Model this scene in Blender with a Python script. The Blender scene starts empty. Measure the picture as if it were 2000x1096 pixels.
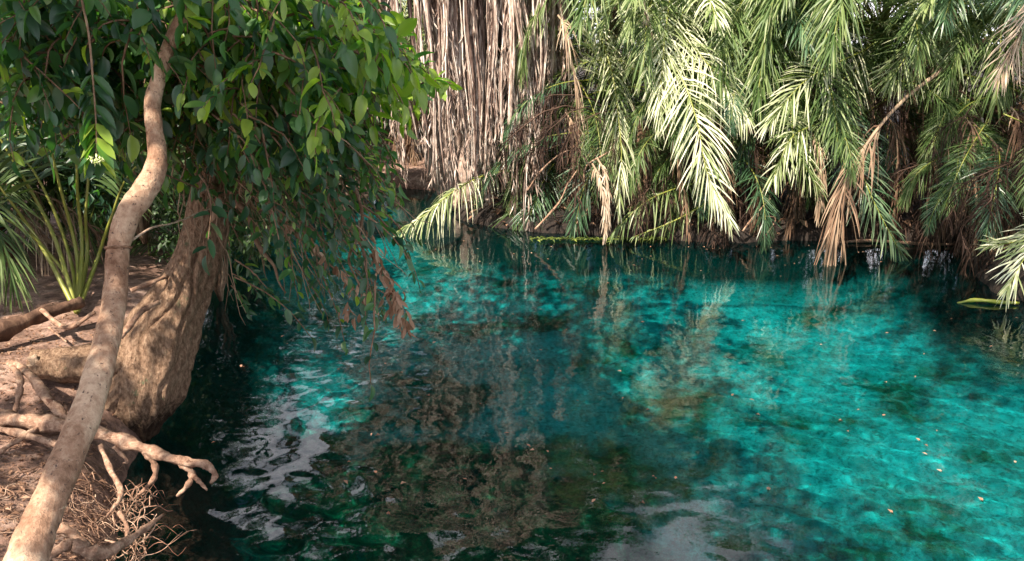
import bpy, math, random
import numpy as np
from mathutils import Vector, Matrix, Quaternion
R = math.radians
scene = bpy.context.scene
COL = scene.collection

# ------------------------------------------------------------------ camera
CAM_Z, PITCH, F = 2.4, R(16.06), 1556.0
cam_d = bpy.data.cameras.new('camera'); cam = bpy.data.objects.new('camera', cam_d); COL.objects.link(cam)
cam.location = (0, 0, CAM_Z); cam.rotation_euler = (R(90) - PITCH, 0, 0)
cam_d.sensor_width = 36.0; cam_d.lens = 28.0; cam_d.clip_end = 500
scene.camera = cam
# ------------------------------------------------------------------ sky, sun, exposure
SUN_EL, SUN_AZ = R(52), R(-145)          # azimuth measured from +Y towards +X: where the sun stands
sun_dir = Vector((math.sin(SUN_AZ) * math.cos(SUN_EL), math.cos(SUN_AZ) * math.cos(SUN_EL), math.sin(SUN_EL)))
world = bpy.data.worlds.new('World'); scene.world = world; world.use_nodes = True
wn = world.node_tree; bg = wn.nodes['Background']
sky = wn.nodes.new('ShaderNodeTexSky'); sky.sky_type = 'NISHITA'; sky.sun_disc = False
sky.sun_elevation = SUN_EL; sky.sun_rotation = SUN_AZ
tcw = wn.nodes.new('ShaderNodeTexCoord'); cn = wn.nodes.new('ShaderNodeTexNoise'); cn.inputs['Scale'].default_value = 2.6; cn.inputs['Detail'].default_value = 7; cn.inputs['Roughness'].default_value = .55
wn.links.new(tcw.outputs['Generated'], cn.inputs['Vector'])
cr_ = wn.nodes.new('ShaderNodeMapRange'); cr_.inputs['From Min'].default_value = .46; cr_.inputs['From Max'].default_value = .58; wn.links.new(cn.outputs['Fac'], cr_.inputs['Value'])
cm = wn.nodes.new('ShaderNodeMix'); cm.data_type = 'RGBA'; wn.links.new(cr_.outputs[0], cm.inputs['Factor']); wn.links.new(sky.outputs[0], cm.inputs[6]); cm.inputs[7].default_value = (18.0, 17.6, 18.8, 1)   # drifting white clouds
wn.links.new(cm.outputs[2], bg.inputs[0]); bg.inputs[1].default_value = 0.06
sd = bpy.data.lights.new('sun', 'SUN'); sd.energy = 5.0; sd.angle = R(0.55); sd.color = (1.0, 0.89, 0.74)
sun = bpy.data.objects.new('sun', sd); COL.objects.link(sun)
sun.rotation_euler = (-sun_dir).to_track_quat('-Z', 'Y').to_euler()
sd.cycles.is_caustics_light = True
scene.view_settings.view_transform = 'Standard'; scene.view_settings.look = 'None'
scene.view_settings.gamma = 1; scene.view_settings.exposure = 1.42
cy = scene.cycles
cy.use_denoising = True; cy.max_bounces = 10; cy.transmission_bounces = 8; cy.transparent_max_bounces = 8
cy.diffuse_bounces = 3; cy.glossy_bounces = 3; cy.sample_clamp_indirect = 4.0; cy.sample_clamp_direct = 12.0
cy.caustics_reflective = False; cy.caustics_refractive = True

# ------------------------------------------------------------------ pixel helpers (photo 2000x1096)
def ray(px, py):
    x = (px - 1000) / F; y = -(py - 548) / F
    return Vector((x, math.cos(PITCH) + y * math.sin(PITCH), -math.sin(PITCH) + y * math.cos(PITCH)))
def W(px, py, z=0.0):                    # the point on the level z seen at that pixel
    r = ray(px, py); t = (z - CAM_Z) / r.z
    return Vector((r.x * t, r.y * t, z))
def at(px, py, Y):                       # the point at distance Y seen at that pixel
    r = ray(px, py); t = Y / r.y
    return Vector((r.x * t, Y, CAM_Z + r.z * t))

# ------------------------------------------------------------------ materials
MATS = {}
def new_mat(name):
    m = bpy.data.materials.new(name); m.use_nodes = True; MATS[name] = m
    nt = m.node_tree; nt.nodes.clear()
    out = nt.nodes.new('ShaderNodeOutputMaterial')
    return m, nt, out
def N(nt, typ, **kw):
    n = nt.nodes.new(typ)
    for k, v in kw.items():
        if k.startswith('i_'):
            n.inputs[k[2:].replace('_', ' ')].default_value = v
        else: setattr(n, k, v)
    return n
def ramp(nt, stops):
    n = nt.nodes.new('ShaderNodeValToRGB'); e = n.color_ramp.elements
    while len(e) < len(stops): e.new(0.5)
    for k, (p, c) in enumerate(stops):
        e[k].position = p; e[k].color = (*c, 1)
    return n

def water_mat():
    m, nt, out = new_mat('spring_water')
    tc = N(nt, 'ShaderNodeTexCoord')
    n1 = N(nt, 'ShaderNodeTexNoise', i_Scale=14.0, i_Detail=3.0); nt.links.new(tc.outputs['Object'], n1.inputs['Vector'])
    b = N(nt, 'ShaderNodeBump', i_Strength=0.022, i_Distance=0.04); nt.links.new(n1.outputs['Fac'], b.inputs['Height'])
    fr = N(nt, 'ShaderNodeFresnel', i_IOR=1.45)
    g = N(nt, 'ShaderNodeBsdfGlossy', i_Roughness=0.0); r = N(nt, 'ShaderNodeBsdfRefraction', i_Roughness=0.0, i_IOR=1.33)
    r.inputs['Color'].default_value = (0.08, 0.665, 0.735, 1)
    for q in (fr, g, r): nt.links.new(b.outputs[0], q.inputs['Normal'])
    mx = N(nt, 'ShaderNodeMixShader'); nt.links.new(fr.outputs[0], mx.inputs[0]); nt.links.new(r.outputs[0], mx.inputs[1]); nt.links.new(g.outputs[0], mx.inputs[2])
    nt.links.new(mx.outputs[0], out.inputs['Surface'])
    return m

def ground_mat():
    m, nt, out = new_mat('bank_and_bed')
    geo = N(nt, 'ShaderNodeNewGeometry'); sp = N(nt, 'ShaderNodeSeparateXYZ'); nt.links.new(geo.outputs['Position'], sp.inputs[0])
    def noise(s, d=5, r=0.6, dist=0):
        n = N(nt, 'ShaderNodeTexNoise', i_Scale=s, i_Detail=d, i_Roughness=r, i_Distortion=dist); nt.links.new(geo.outputs['Position'], n.inputs['Vector']); return n
    soil = ramp(nt, [(0.28, (0.075, 0.036, 0.025)), (0.5, (0.25, 0.145, 0.105)), (0.72, (0.50, 0.34, 0.27))]); nt.links.new(noise(5, 8).outputs['Fac'], soil.inputs[0])
    fine = noise(26, 6, 0.75)
    bed = ramp(nt, [(0.30, (0.012, 0.03, 0.012)), (0.40, (0.10, 0.13, 0.06)), (0.48, (0.40, 0.42, 0.34)), (0.70, (0.74, 0.74, 0.64))]); nt.links.new(noise(0.9, 14, 0.68, 0.4).outputs['Fac'], bed.inputs[0])
    humus_shade = ramp(nt, [(0.3, (0.006, 0.004, 0.003)), (0.55, (0.022, 0.013, 0.009)), (0.8, (0.06, 0.036, 0.024))]); nt.links.new(noise(9, 8).outputs['Fac'], humus_shade.inputs[0])  # humus soil, its colour also darkened for the shade under the palms
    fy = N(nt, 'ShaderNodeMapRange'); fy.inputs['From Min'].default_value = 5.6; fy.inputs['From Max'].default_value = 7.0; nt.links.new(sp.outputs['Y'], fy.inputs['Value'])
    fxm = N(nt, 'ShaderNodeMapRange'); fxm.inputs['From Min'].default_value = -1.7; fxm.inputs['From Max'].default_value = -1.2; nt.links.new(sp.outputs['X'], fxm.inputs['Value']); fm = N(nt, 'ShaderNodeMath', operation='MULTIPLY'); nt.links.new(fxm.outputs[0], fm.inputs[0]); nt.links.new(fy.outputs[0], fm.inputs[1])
    mh = N(nt, 'ShaderNodeMix', data_type='RGBA'); nt.links.new(fm.outputs[0], mh.inputs['Factor']); nt.links.new(soil.outputs[0], mh.inputs[6]); nt.links.new(humus_shade.outputs[0], mh.inputs[7])
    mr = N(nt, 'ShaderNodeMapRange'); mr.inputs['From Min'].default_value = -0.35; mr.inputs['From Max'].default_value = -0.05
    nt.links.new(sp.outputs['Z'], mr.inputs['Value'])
    mx = N(nt, 'ShaderNodeMix', data_type='RGBA'); nt.links.new(mr.outputs[0], mx.inputs['Factor'])
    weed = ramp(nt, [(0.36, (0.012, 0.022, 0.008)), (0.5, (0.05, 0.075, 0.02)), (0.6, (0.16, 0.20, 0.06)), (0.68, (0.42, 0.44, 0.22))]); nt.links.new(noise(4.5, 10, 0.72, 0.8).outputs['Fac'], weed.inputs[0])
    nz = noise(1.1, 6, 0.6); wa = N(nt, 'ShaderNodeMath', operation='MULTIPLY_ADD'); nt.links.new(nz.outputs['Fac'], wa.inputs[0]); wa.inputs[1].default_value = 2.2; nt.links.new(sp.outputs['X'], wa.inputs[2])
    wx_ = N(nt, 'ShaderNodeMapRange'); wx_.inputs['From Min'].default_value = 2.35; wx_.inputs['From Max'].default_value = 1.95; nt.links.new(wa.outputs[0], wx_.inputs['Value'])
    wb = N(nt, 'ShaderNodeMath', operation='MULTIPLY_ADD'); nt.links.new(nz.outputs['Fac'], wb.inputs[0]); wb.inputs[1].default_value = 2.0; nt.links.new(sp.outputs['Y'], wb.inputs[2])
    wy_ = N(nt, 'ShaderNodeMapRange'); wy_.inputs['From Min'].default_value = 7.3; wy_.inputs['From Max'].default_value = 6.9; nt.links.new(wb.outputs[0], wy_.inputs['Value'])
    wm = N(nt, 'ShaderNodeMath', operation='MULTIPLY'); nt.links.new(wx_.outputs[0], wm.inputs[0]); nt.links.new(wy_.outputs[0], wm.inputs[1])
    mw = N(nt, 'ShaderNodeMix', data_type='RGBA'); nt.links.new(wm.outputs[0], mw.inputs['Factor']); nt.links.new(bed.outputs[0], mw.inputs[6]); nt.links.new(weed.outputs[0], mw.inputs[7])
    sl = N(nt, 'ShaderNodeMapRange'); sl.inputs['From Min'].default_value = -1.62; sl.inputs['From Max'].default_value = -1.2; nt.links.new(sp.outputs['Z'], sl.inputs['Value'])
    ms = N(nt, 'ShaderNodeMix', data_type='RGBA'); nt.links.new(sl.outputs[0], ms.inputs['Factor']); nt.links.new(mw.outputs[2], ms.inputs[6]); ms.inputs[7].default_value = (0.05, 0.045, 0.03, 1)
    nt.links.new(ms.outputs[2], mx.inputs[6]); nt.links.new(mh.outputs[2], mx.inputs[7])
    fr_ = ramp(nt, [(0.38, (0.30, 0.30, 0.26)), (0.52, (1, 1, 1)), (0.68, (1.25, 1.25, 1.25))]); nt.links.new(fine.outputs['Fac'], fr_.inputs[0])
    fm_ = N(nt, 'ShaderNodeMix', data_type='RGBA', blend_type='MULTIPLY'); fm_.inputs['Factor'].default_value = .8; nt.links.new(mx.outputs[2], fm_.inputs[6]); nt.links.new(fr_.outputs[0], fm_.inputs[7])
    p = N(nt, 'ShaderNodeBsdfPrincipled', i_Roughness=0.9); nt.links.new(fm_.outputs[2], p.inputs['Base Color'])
    b = N(nt, 'ShaderNodeBump', i_Strength=0.9, i_Distance=0.05); nt.links.new(noise(14, 8, 0.7).outputs['Fac'], b.inputs['Height']); nt.links.new(b.outputs[0], p.inputs['Normal'])
    nt.links.new(p.outputs[0], out.inputs['Surface'])
    return m

# ------------------------------------------------------------------ mesh helpers
def tag(o, label=None, cat=None, group=None, kind=None):
    for k, v in (('label', label), ('category', cat), ('group', group), ('kind', kind)):
        if v: o[k] = v
    return o
def mesh_obj(name, V, Fc, mat, parent=None, smooth=False):
    me = bpy.data.meshes.new(name)
    V = np.asarray(V, dtype=np.float32).reshape(-1, 3); Fc = np.asarray(Fc, dtype=np.int32)
    if Fc.ndim == 2:
        k = Fc.shape[1]; nf = len(Fc)
        me.vertices.add(len(V)); me.vertices.foreach_set('co', V.ravel())
        me.loops.add(nf * k); me.loops.foreach_set('vertex_index', Fc.ravel())
        me.polygons.add(nf); me.polygons.foreach_set('loop_start', np.arange(0, nf * k, k, dtype=np.int32))
        me.update(calc_edges=True)
    if smooth: me.polygons.foreach_set('use_smooth', np.ones(len(me.polygons), dtype=bool))
    me.materials.append(mat)
    o = bpy.data.objects.new(name, me); COL.objects.link(o)
    if parent: o.parent = parent
    return o
def grid(xs, ys, zfun):
    X, Y = np.meshgrid(xs, ys); Z = zfun(X, Y)
    V = np.stack([X, Y, Z], -1).reshape(-1, 3); nx, ny = len(xs), len(ys)
    i = np.arange(nx - 1)[None, :] + np.arange(ny - 1)[:, None] * nx
    Fc = np.stack([i, i + 1, i + 1 + nx, i + nx], -1).reshape(-1, 4)
    return V, Fc

# ------------------------------------------------------------------ ground: bank and pool bed in one sheet
shore_px = [(215, 1096), (258, 1000), (250, 905), (272, 868), (312, 812), (346, 720), (372, 650), (385, 580), (398, 490), (430, 400), (640, 374), (760, 366), (852, 372),
            (874, 400), (885, 425), (945, 444), (1040, 452), (1180, 462), (1300, 468), (1450, 474), (1600, 470), (1750, 468), (1860, 476), (1900, 520), (1950, 572), (2060, 610)]
shore = [W(*p).xy for p in shore_px]
POLY = np.array([(-1.6, -3.0), (-1.45, 1.0), (-1.35, 2.0)] + [tuple(p) for p in shore] + [(8.5, 6.5), (14, 3), (16, -3)])
def vnoise(X, Y, s, seed):
    r = np.random.RandomState(seed); out = 0
    for k in range(7):
        a = r.rand() * 6.283; f = s * (0.6 + 0.9 * r.rand()) * (1.5 ** (k % 4)); out = out + np.sin((X * np.cos(a) + Y * np.sin(a)) * f + r.rand() * 6.28 + 1.3 * np.sin((X * np.sin(a) - Y * np.cos(a)) * f * .7 + r.rand() * 6)) / (1.5 ** (k % 4))
    return out / 4
def sdist(X, Y):                          # > 0 on land, < 0 over the water
    P = np.stack([X, Y], -1); A = POLY; B = np.roll(POLY, -1, 0)
    d = np.full(X.shape, 1e9); ins = np.zeros(X.shape, bool)
    for a, b in zip(A, B):
        ab = b - a; t = np.clip(((P - a) @ ab) / (ab @ ab), 0, 1)
        d = np.minimum(d, np.hypot(P[..., 0] - a[0] - t * ab[0], P[..., 1] - a[1] - t * ab[1]))
        c = ((a[1] > Y) != (b[1] > Y)) & (X < (b[0] - a[0]) * (Y - a[1]) / (b[1] - a[1] + 1e-12) + a[0])
        ins ^= c
    return np.where(ins, -d, d)
def ground_z(X, Y):
    X = np.asarray(X, float); Y = np.asarray(Y, float)
    d = sdist(X, Y) + 0.09 * vnoise(X, Y, 2.6, 3) + 0.03 * vnoise(X, Y, 9, 13)
    land = 0.03 + np.where(Y > 8.5, .17, .35) * (1 - np.exp(-np.maximum(d, 0) / 0.16)) + 0.05 * np.maximum(d, 0) ** 0.8 + 0.05 * vnoise(X, Y, 2.2, 5) + 0.014 * vnoise(X, Y, 11, 8)
    w = np.maximum(-d, 0)
    bed = -1.75 * (1 - np.exp(-w / 0.45)) + 0.12 * vnoise(X, Y, 1.1, 9) * np.minimum(w, 1) + 0.03 * vnoise(X, Y, 6, 11) * np.minimum(w, 1)
    return np.where(d > 0, land, bed)
def gz(x, y): return float(ground_z(np.array([x]), np.array([y]))[0])
def axis(a, b, s, lo, hi):
    inner = list(np.arange(a, b, s)); st = s; v = inner[0]; L = []
    while v > lo: st *= 1.35; v -= st; L.append(v)
    v = inner[-1]; st = s; H = []
    while v < hi: st *= 1.35; v += st; H.append(v)
    return np.array(L[::-1] + inner + H)
GV, GF = grid(axis(-6, 9, 0.055, -150, 150), axis(0.8, 15, 0.055, -150, 150), ground_z)
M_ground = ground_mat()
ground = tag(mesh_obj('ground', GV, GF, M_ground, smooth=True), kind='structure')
ground.cycles.is_caustics_receiver = True
# ------------------------------------------------------------------ water: a closed body with a rippled top
def ripple(X, Y):
    r = np.random.RandomState(4); z = 0
    for k in range(44):
        lam = 0.075 * (7.0 ** r.rand()); a = r.rand() * 6.283; kx, ky = math.cos(a) * 6.283 / lam, math.sin(a) * 6.283 / lam
        z = z + 0.00021 * (lam / 0.3) ** 1.15 * np.sin(X * kx + Y * ky + r.rand() * 6.28 + 0.6 * np.sin(X * ky * .31 - Y * kx * .27 + k))
    return z * (0.55 + 0.45 * np.clip(vnoise(X, Y, 0.8, 21) + .6, 0, 1.3)) * np.clip(1.35 - (Y - 3) * .15, .25, 1.35) * (1 + 2.2 * np.exp(-((X + 1.3) / .9) ** 2))
wx = np.concatenate([[-30, -12], np.arange(-5.2, 8.5, 0.024), [12, 30]])
wy = np.concatenate([[-20, -3], np.arange(1.2, 7, 0.02), np.arange(7, 11, 0.035), np.arange(11, 16, 0.1), [22]])
V, Fc = grid(wx, wy, ripple)
nx, ny = len(wx), len(wy)
edge = list(range(nx)) + [nx * (j + 1) - 1 for j in range(1, ny)] + [nx * (ny - 1) + i for i in range(nx - 2, -1, -1)] + [nx * j for j in range(ny - 2, 0, -1)]
n0 = len(V); ring = V[edge].copy(); ring[:, 2] = -4.0
V2 = np.concatenate([V, ring]); ne = len(edge)
me = bpy.data.meshes.new('water')
faces = Fc.tolist() + [[edge[i], n0 + i, n0 + (i + 1) % ne, edge[(i + 1) % ne]] for i in range(ne)] + [[n0 + i for i in range(ne)][::-1]]
me.from_pydata(V2.tolist(), [], faces); me.update()
sm = np.zeros(len(me.polygons), bool); sm[:len(Fc)] = True; me.polygons.foreach_set('use_smooth', sm)
me.materials.append(water_mat())
water = bpy.data.objects.new('water', me); COL.objects.link(water); tag(water, kind='structure')
water.cycles.is_caustics_caster = True

# ================================================================== vegetation kit
def norm(a): return a / (np.linalg.norm(a, axis=-1, keepdims=True) + 1e-9)
def curve(P, n):                          # smooth path through the points
    P = np.array([tuple(p) for p in P], float)
    if len(P) == 2: t = np.linspace(0, 1, n)[:, None]; return P[0] * (1 - t) + P[1] * t
    Q = np.vstack([2 * P[0] - P[1], P, 2 * P[-1] - P[-2]]); m = len(P) - 1
    s = np.linspace(0, m, n); k = np.minimum(s.astype(int), m - 1); t = (s - k)[:, None]
    a, b, c, d = Q[k], Q[k + 1], Q[k + 2], Q[k + 3]
    return 0.5 * (2 * b + (c - a) * t + (2 * a - 5 * b + 4 * c - d) * t ** 2 + (3 * b - a - 3 * c + d) * t ** 3)
class Geo:                                # collects quads with a tone per vertex and a material per face
    def __init__(s): s.V = []; s.F = []; s.T = []; s.M = []; s.n = 0
    def add(s, V, Fc, tone=0.5, mi=0):
        V = np.asarray(V, float).reshape(-1, 3); s.V.append(V); s.F.append(np.asarray(Fc) + s.n); s.n += len(V)
        s.T.append(np.broadcast_to(np.asarray(tone, float), (len(V),)).copy()); s.M.append(np.full(len(Fc), mi))
        return s
    def mesh(s, name, mats, smooth=True):
        V = np.concatenate(s.V); Fc = np.concatenate(s.F)
        me = bpy.data.meshes.new(name); nf = len(Fc)
        me.vertices.add(len(V)); me.vertices.foreach_set('co', V.astype(np.float32).ravel())
        me.loops.add(nf * 4); me.loops.foreach_set('vertex_index', Fc.astype(np.int32).ravel())
        me.polygons.add(nf); me.polygons.foreach_set('loop_start', np.arange(0, nf * 4, 4, dtype=np.int32))
        me.polygons.foreach_set('material_index', np.concatenate(s.M).astype(np.int32)); me.update(calc_edges=True)
        if smooth: me.polygons.foreach_set('use_smooth', np.ones(nf, dtype=bool))
        at_ = me.attributes.new('tone', 'FLOAT', 'POINT'); at_.data.foreach_set('value', np.concatenate(s.T).astype(np.float32))
        for m in mats: me.materials.append(m)
        return me
    def build(s, name, mats, parent=None, smooth=True):
        o = bpy.data.objects.new(name, s.mesh(name, mats, smooth)); COL.objects.link(o)
        if parent: o.parent = parent; o.matrix_parent_inverse = Matrix.Translation(-parent.location)
        return o
def tube_g(g, P, rad, sides=7, n=None, rough=0.0, tone=0.5, mi=0, seed=0, flute=0.0, wob=0.0, knots=False, cracks=0):
    rr = np.random.RandomState(seed); n = n or max(4, len(P) * 4)
    C = curve(P, n)
    if wob: 
        ph = rr.rand(3) * 6.28; tt = np.linspace(0, 1, n); C = C + wob * np.stack([np.sin(tt * 17 + ph[0]), np.sin(tt * 13 + ph[1]), np.sin(tt * 15 + ph[2])], -1)
    rad = np.interp(np.linspace(0, 1, n), np.linspace(0, 1, len(rad)), rad)
    T = norm(np.gradient(C, axis=0)); ref = np.array([0.13, 0.9, 0.2]) if abs(T[0][1]) < .8 else np.array([1, 0, .1])
    A = norm(np.cross(T, ref)); B = np.cross(T, A)
    th = np.linspace(0, 2 * np.pi, sides, endpoint=False)
    k = np.arange(n)[:, None]
    m = 1 + flute * (0.6 * np.sin(3 * th + 1.1 + k * .02) + 0.4 * np.sin(7 * th + k * .03 + 2) + .3 * np.sin(13 * th + k * .05))[...]
    if rough: m = m + rough * (rr.rand(n, sides) - .5) + rough * 0.8 * np.sin(k * .7 + 2 * th + rr.rand() * 6)
    for c in range(cracks):               # deep grooves that wander along the trunk
        c0 = 6.28 * c / cracks + rr.rand() * .4; path = c0 + .5 * np.sin(np.arange(n) * .035 + rr.rand() * 6) + .12 * np.sin(np.arange(n) * .17 + rr.rand() * 6)
        dd = (th[None, :] - path[:, None] + np.pi) % (2 * np.pi) - np.pi; wd = .035 + .03 * rr.rand()
        m = m - (.12 + .14 * rr.rand()) * np.exp(-(dd / wd) ** 2) * (0.6 + .4 * np.sin(np.arange(n) * .06 + rr.rand() * 6))[:, None] + .03 * np.exp(-((dd - .2) / .16) ** 2)
    if knots:
        z = np.zeros(n)
        for _ in range(max(1, n // 14)): z += 0.22 * np.exp(-((np.arange(n) - rr.rand() * n) / 1.2) ** 2)
        m = m + z[:, None]
    V = C[:, None, :] + (rad[:, None] * m)[..., None] * (np.cos(th)[None, :, None] * A[:, None, :] + np.sin(th)[None, :, None] * B[:, None, :])
    V = V.reshape(-1, 3); i = np.arange(n - 1)[:, None] * sides; j = np.arange(sides)[None, :]; j2 = (j + 1) % sides
    Fc = np.stack([i + j, i + j2, i + sides + j2, i + sides + j], -1).reshape(-1, 4)
    base = len(V); V = np.vstack([V, C[0], C[-1]]); L = (n - 1) * sides          # close both ends
    jj = np.arange(0, sides, 1); c0 = np.stack([np.full(sides, base), (jj + 1) % sides, jj, jj], -1)
    half = (sides // 2) * 2
    def cap(o, c, flip):
        F_ = []
        for q in range(0, half, 2):
            f = [c, o + q, o + (q + 1) % sides, o + (q + 2) % sides]; F_.append(f[::-1] if flip else f)
        return F_
    caps = cap(0, base, True) + cap(L, base + 1, False)
    g.add(V, np.vstack([Fc, np.array(caps)]), tone, mi)
    return C

# ---- materials driven by the per-leaf tone
def leaf_mat(name, stops, rough=0.4, trans=0.35, spec=0.5, sheen=(0.9, 1.25, 0.35)):
    m, nt, out = new_mat(name)
    a = N(nt, 'ShaderNodeAttribute', attribute_name='tone'); geo = N(nt, 'ShaderNodeNewGeometry')
    no = N(nt, 'ShaderNodeTexNoise', i_Scale=7.0, i_Detail=3.0); nt.links.new(geo.outputs['Position'], no.inputs['Vector'])
    ma = N(nt, 'ShaderNodeMath', operation='MULTIPLY_ADD'); nt.links.new(no.outputs['Fac'], ma.inputs[0]); ma.inputs[1].default_value = 0.3
    ad = N(nt, 'ShaderNodeMath', operation='SUBTRACT'); nt.links.new(a.outputs['Fac'], ad.inputs[0]); ad.inputs[1].default_value = 0.15
    nt.links.new(ad.outputs[0], ma.inputs[2])
    r = ramp(nt, stops); nt.links.new(ma.outputs[0], r.inputs[0])
    p = N(nt, 'ShaderNodeBsdfPrincipled', i_Roughness=rough); p.inputs['Specular IOR Level'].default_value = spec
    nt.links.new(r.outputs[0], p.inputs['Base Color'])
    t = N(nt, 'ShaderNodeBsdfTranslucent'); mul = N(nt, 'ShaderNodeMix', data_type='RGBA', blend_type='MULTIPLY'); mul.inputs['Factor'].default_value = 1
    nt.links.new(r.outputs[0], mul.inputs[6]); mul.inputs[7].default_value = (*sheen, 1); nt.links.new(mul.outputs[2], t.inputs['Color'])
    mx = N(nt, 'ShaderNodeMixShader'); mx.inputs[0].default_value = trans; nt.links.new(p.outputs[0], mx.inputs[1]); nt.links.new(t.outputs[0], mx.inputs[2])
    nt.links.new(mx.outputs[0], out.inputs['Surface'])
    return m
def bark_mat(name, stops, scale=(6, 6, 6), bump=0.5, rough=0.85, detail=8, dist=0.02, spots=None, wet=False):
    m, nt, out = new_mat(name)
    tc = N(nt, 'ShaderNodeTexCoord'); mp = N(nt, 'ShaderNodeMapping'); mp.inputs['Scale'].default_value = scale
    nt.links.new(tc.outputs['Object'], mp.inputs['Vector'])
    no = N(nt, 'ShaderNodeTexNoise', i_Scale=1.0, i_Detail=float(detail), i_Roughness=0.68); nt.links.new(mp.outputs[0], no.inputs['Vector'])
    a = N(nt, 'ShaderNodeAttribute', attribute_name='tone')
    ad = N(nt, 'ShaderNodeMath', operation='MULTIPLY_ADD'); nt.links.new(a.outputs['Fac'], ad.inputs[0]); ad.inputs[1].default_value = 0.5
    sb = N(nt, 'ShaderNodeMath', operation='SUBTRACT'); nt.links.new(no.outputs['Fac'], sb.inputs[0]); sb.inputs[1].default_value = 0.25; nt.links.new(sb.outputs[0], ad.inputs[2])
    r = ramp(nt, stops); nt.links.new(ad.outputs[0], r.inputs[0]); col = r.outputs[0]
    if spots:
        n2 = N(nt, 'ShaderNodeTexNoise', i_Scale=spots[0], i_Detail=6.0, i_Roughness=0.75); nt.links.new(tc.outputs['Object'], n2.inputs['Vector'])
        r2 = ramp(nt, [(spots[1], (0, 0, 0)), (spots[1] + .07, (1, 1, 1))]); nt.links.new(n2.outputs['Fac'], r2.inputs[0])
        mm = N(nt, 'ShaderNodeMix', data_type='RGBA'); nt.links.new(r2.outputs[0], mm.inputs['Factor']); nt.links.new(col, mm.inputs[6]); mm.inputs[7].default_value = (*spots[2], 1); col = mm.outputs[2]
    if wet:                               # the damp band where the trunk stands in the pool
        gp = N(nt, 'ShaderNodeNewGeometry'); sx = N(nt, 'ShaderNodeSeparateXYZ'); nt.links.new(gp.outputs['Position'], sx.inputs[0])
        za = N(nt, 'ShaderNodeMath', operation='MULTIPLY_ADD'); nt.links.new(no.outputs['Fac'], za.inputs[0]); za.inputs[1].default_value = .25; nt.links.new(sx.outputs['Z'], za.inputs[2])
        wr = ramp(nt, [(.24, (.16, .14, .12)), (.40, (1, 1, 1))]); nt.links.new(za.outputs[0], wr.inputs[0])
        wm_ = N(nt, 'ShaderNodeMix', data_type='RGBA', blend_type='MULTIPLY'); wm_.inputs['Factor'].default_value = 1; nt.links.new(col, wm_.inputs[6]); nt.links.new(wr.outputs[0], wm_.inputs[7]); col = wm_.outputs[2]
    p = N(nt, 'ShaderNodeBsdfPrincipled', i_Roughness=rough); p.inputs['Specular IOR Level'].default_value = 0.25
    nt.links.new(col, p.inputs['Base Color'])
    b = N(nt, 'ShaderNodeBump', i_Strength=bump, i_Distance=dist); nt.links.new(no.outputs['Fac'], b.inputs['Height']); nt.links.new(b.outputs[0], p.inputs['Normal'])
    nt.links.new(p.outputs[0], out.inputs['Surface'])
    return m
M_palm = leaf_mat('palm_leaf', [(0.0, (0.025, 0.055, 0.014)), (0.42, (0.085, 0.145, 0.04)), (0.68, (0.24, 0.295, 0.115)), (0.9, (0.66, 0.65, 0.46)), (1.0, (0.8, 0.78, 0.6))], rough=0.46, trans=0.28, spec=0.4)
M_palm_blue = leaf_mat('palm_leaf_bluish', [(0.0, (0.02, 0.06, 0.03)), (0.5, (0.07, 0.14, 0.065)), (1.0, (0.28, 0.36, 0.20))], rough=0.36, trans=0.2, spec=0.6)
M_dead = leaf_mat('dry_palm_leaf', [(0.0, (0.07, 0.035, 0.022)), (0.45, (0.21, 0.125, 0.08)), (0.8, (0.40, 0.29, 0.20)), (1.0, (0.6, 0.48, 0.36))], rough=0.7, trans=0.12, spec=0.2, sheen=(1, .9, .7))
M_old_shade = leaf_mat('old_frond_shaded', [(0.0, (0.010, 0.006, 0.005)), (0.5, (0.035, 0.02, 0.015)), (0.8, (0.12, 0.075, 0.055)), (1.0, (0.38, 0.27, 0.21))], rough=0.8, trans=0.1, spec=0.15, sheen=(1, .9, .7))  # old fronds, colour darkened to carry the shade below the live ones
M_stalk = leaf_mat('palm_stalk', [(0.0, (0.07, 0.11, 0.015)), (0.5, (0.20, 0.22, 0.03)), (1.0, (0.42, 0.38, 0.16))], rough=0.4, trans=0.0)
M_root = bark_mat('aerial_root_bark', [(0.2, (0.05, 0.026, 0.02)), (0.42, (0.19, 0.125, 0.10)), (0.58, (0.46, 0.35, 0.29)), (0.75, (0.84, 0.75, 0.67))], scale=(30, 30, 6.0), bump=0.8)
M_boot = bark_mat('palm_trunk_fibre', [(0.2, (0.025, 0.014, 0.01)), (0.5, (0.11, 0.06, 0.04)), (0.8, (0.28, 0.17, 0.11))], scale=(14, 14, 5), bump=0.9)
M_twig = bark_mat('twig_bark', [(0.2, (0.06, 0.035, 0.02)), (0.5, (0.18, 0.11, 0.07)), (0.8, (0.34, 0.25, 0.17))], scale=(20, 20, 20), bump=0.3)

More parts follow.
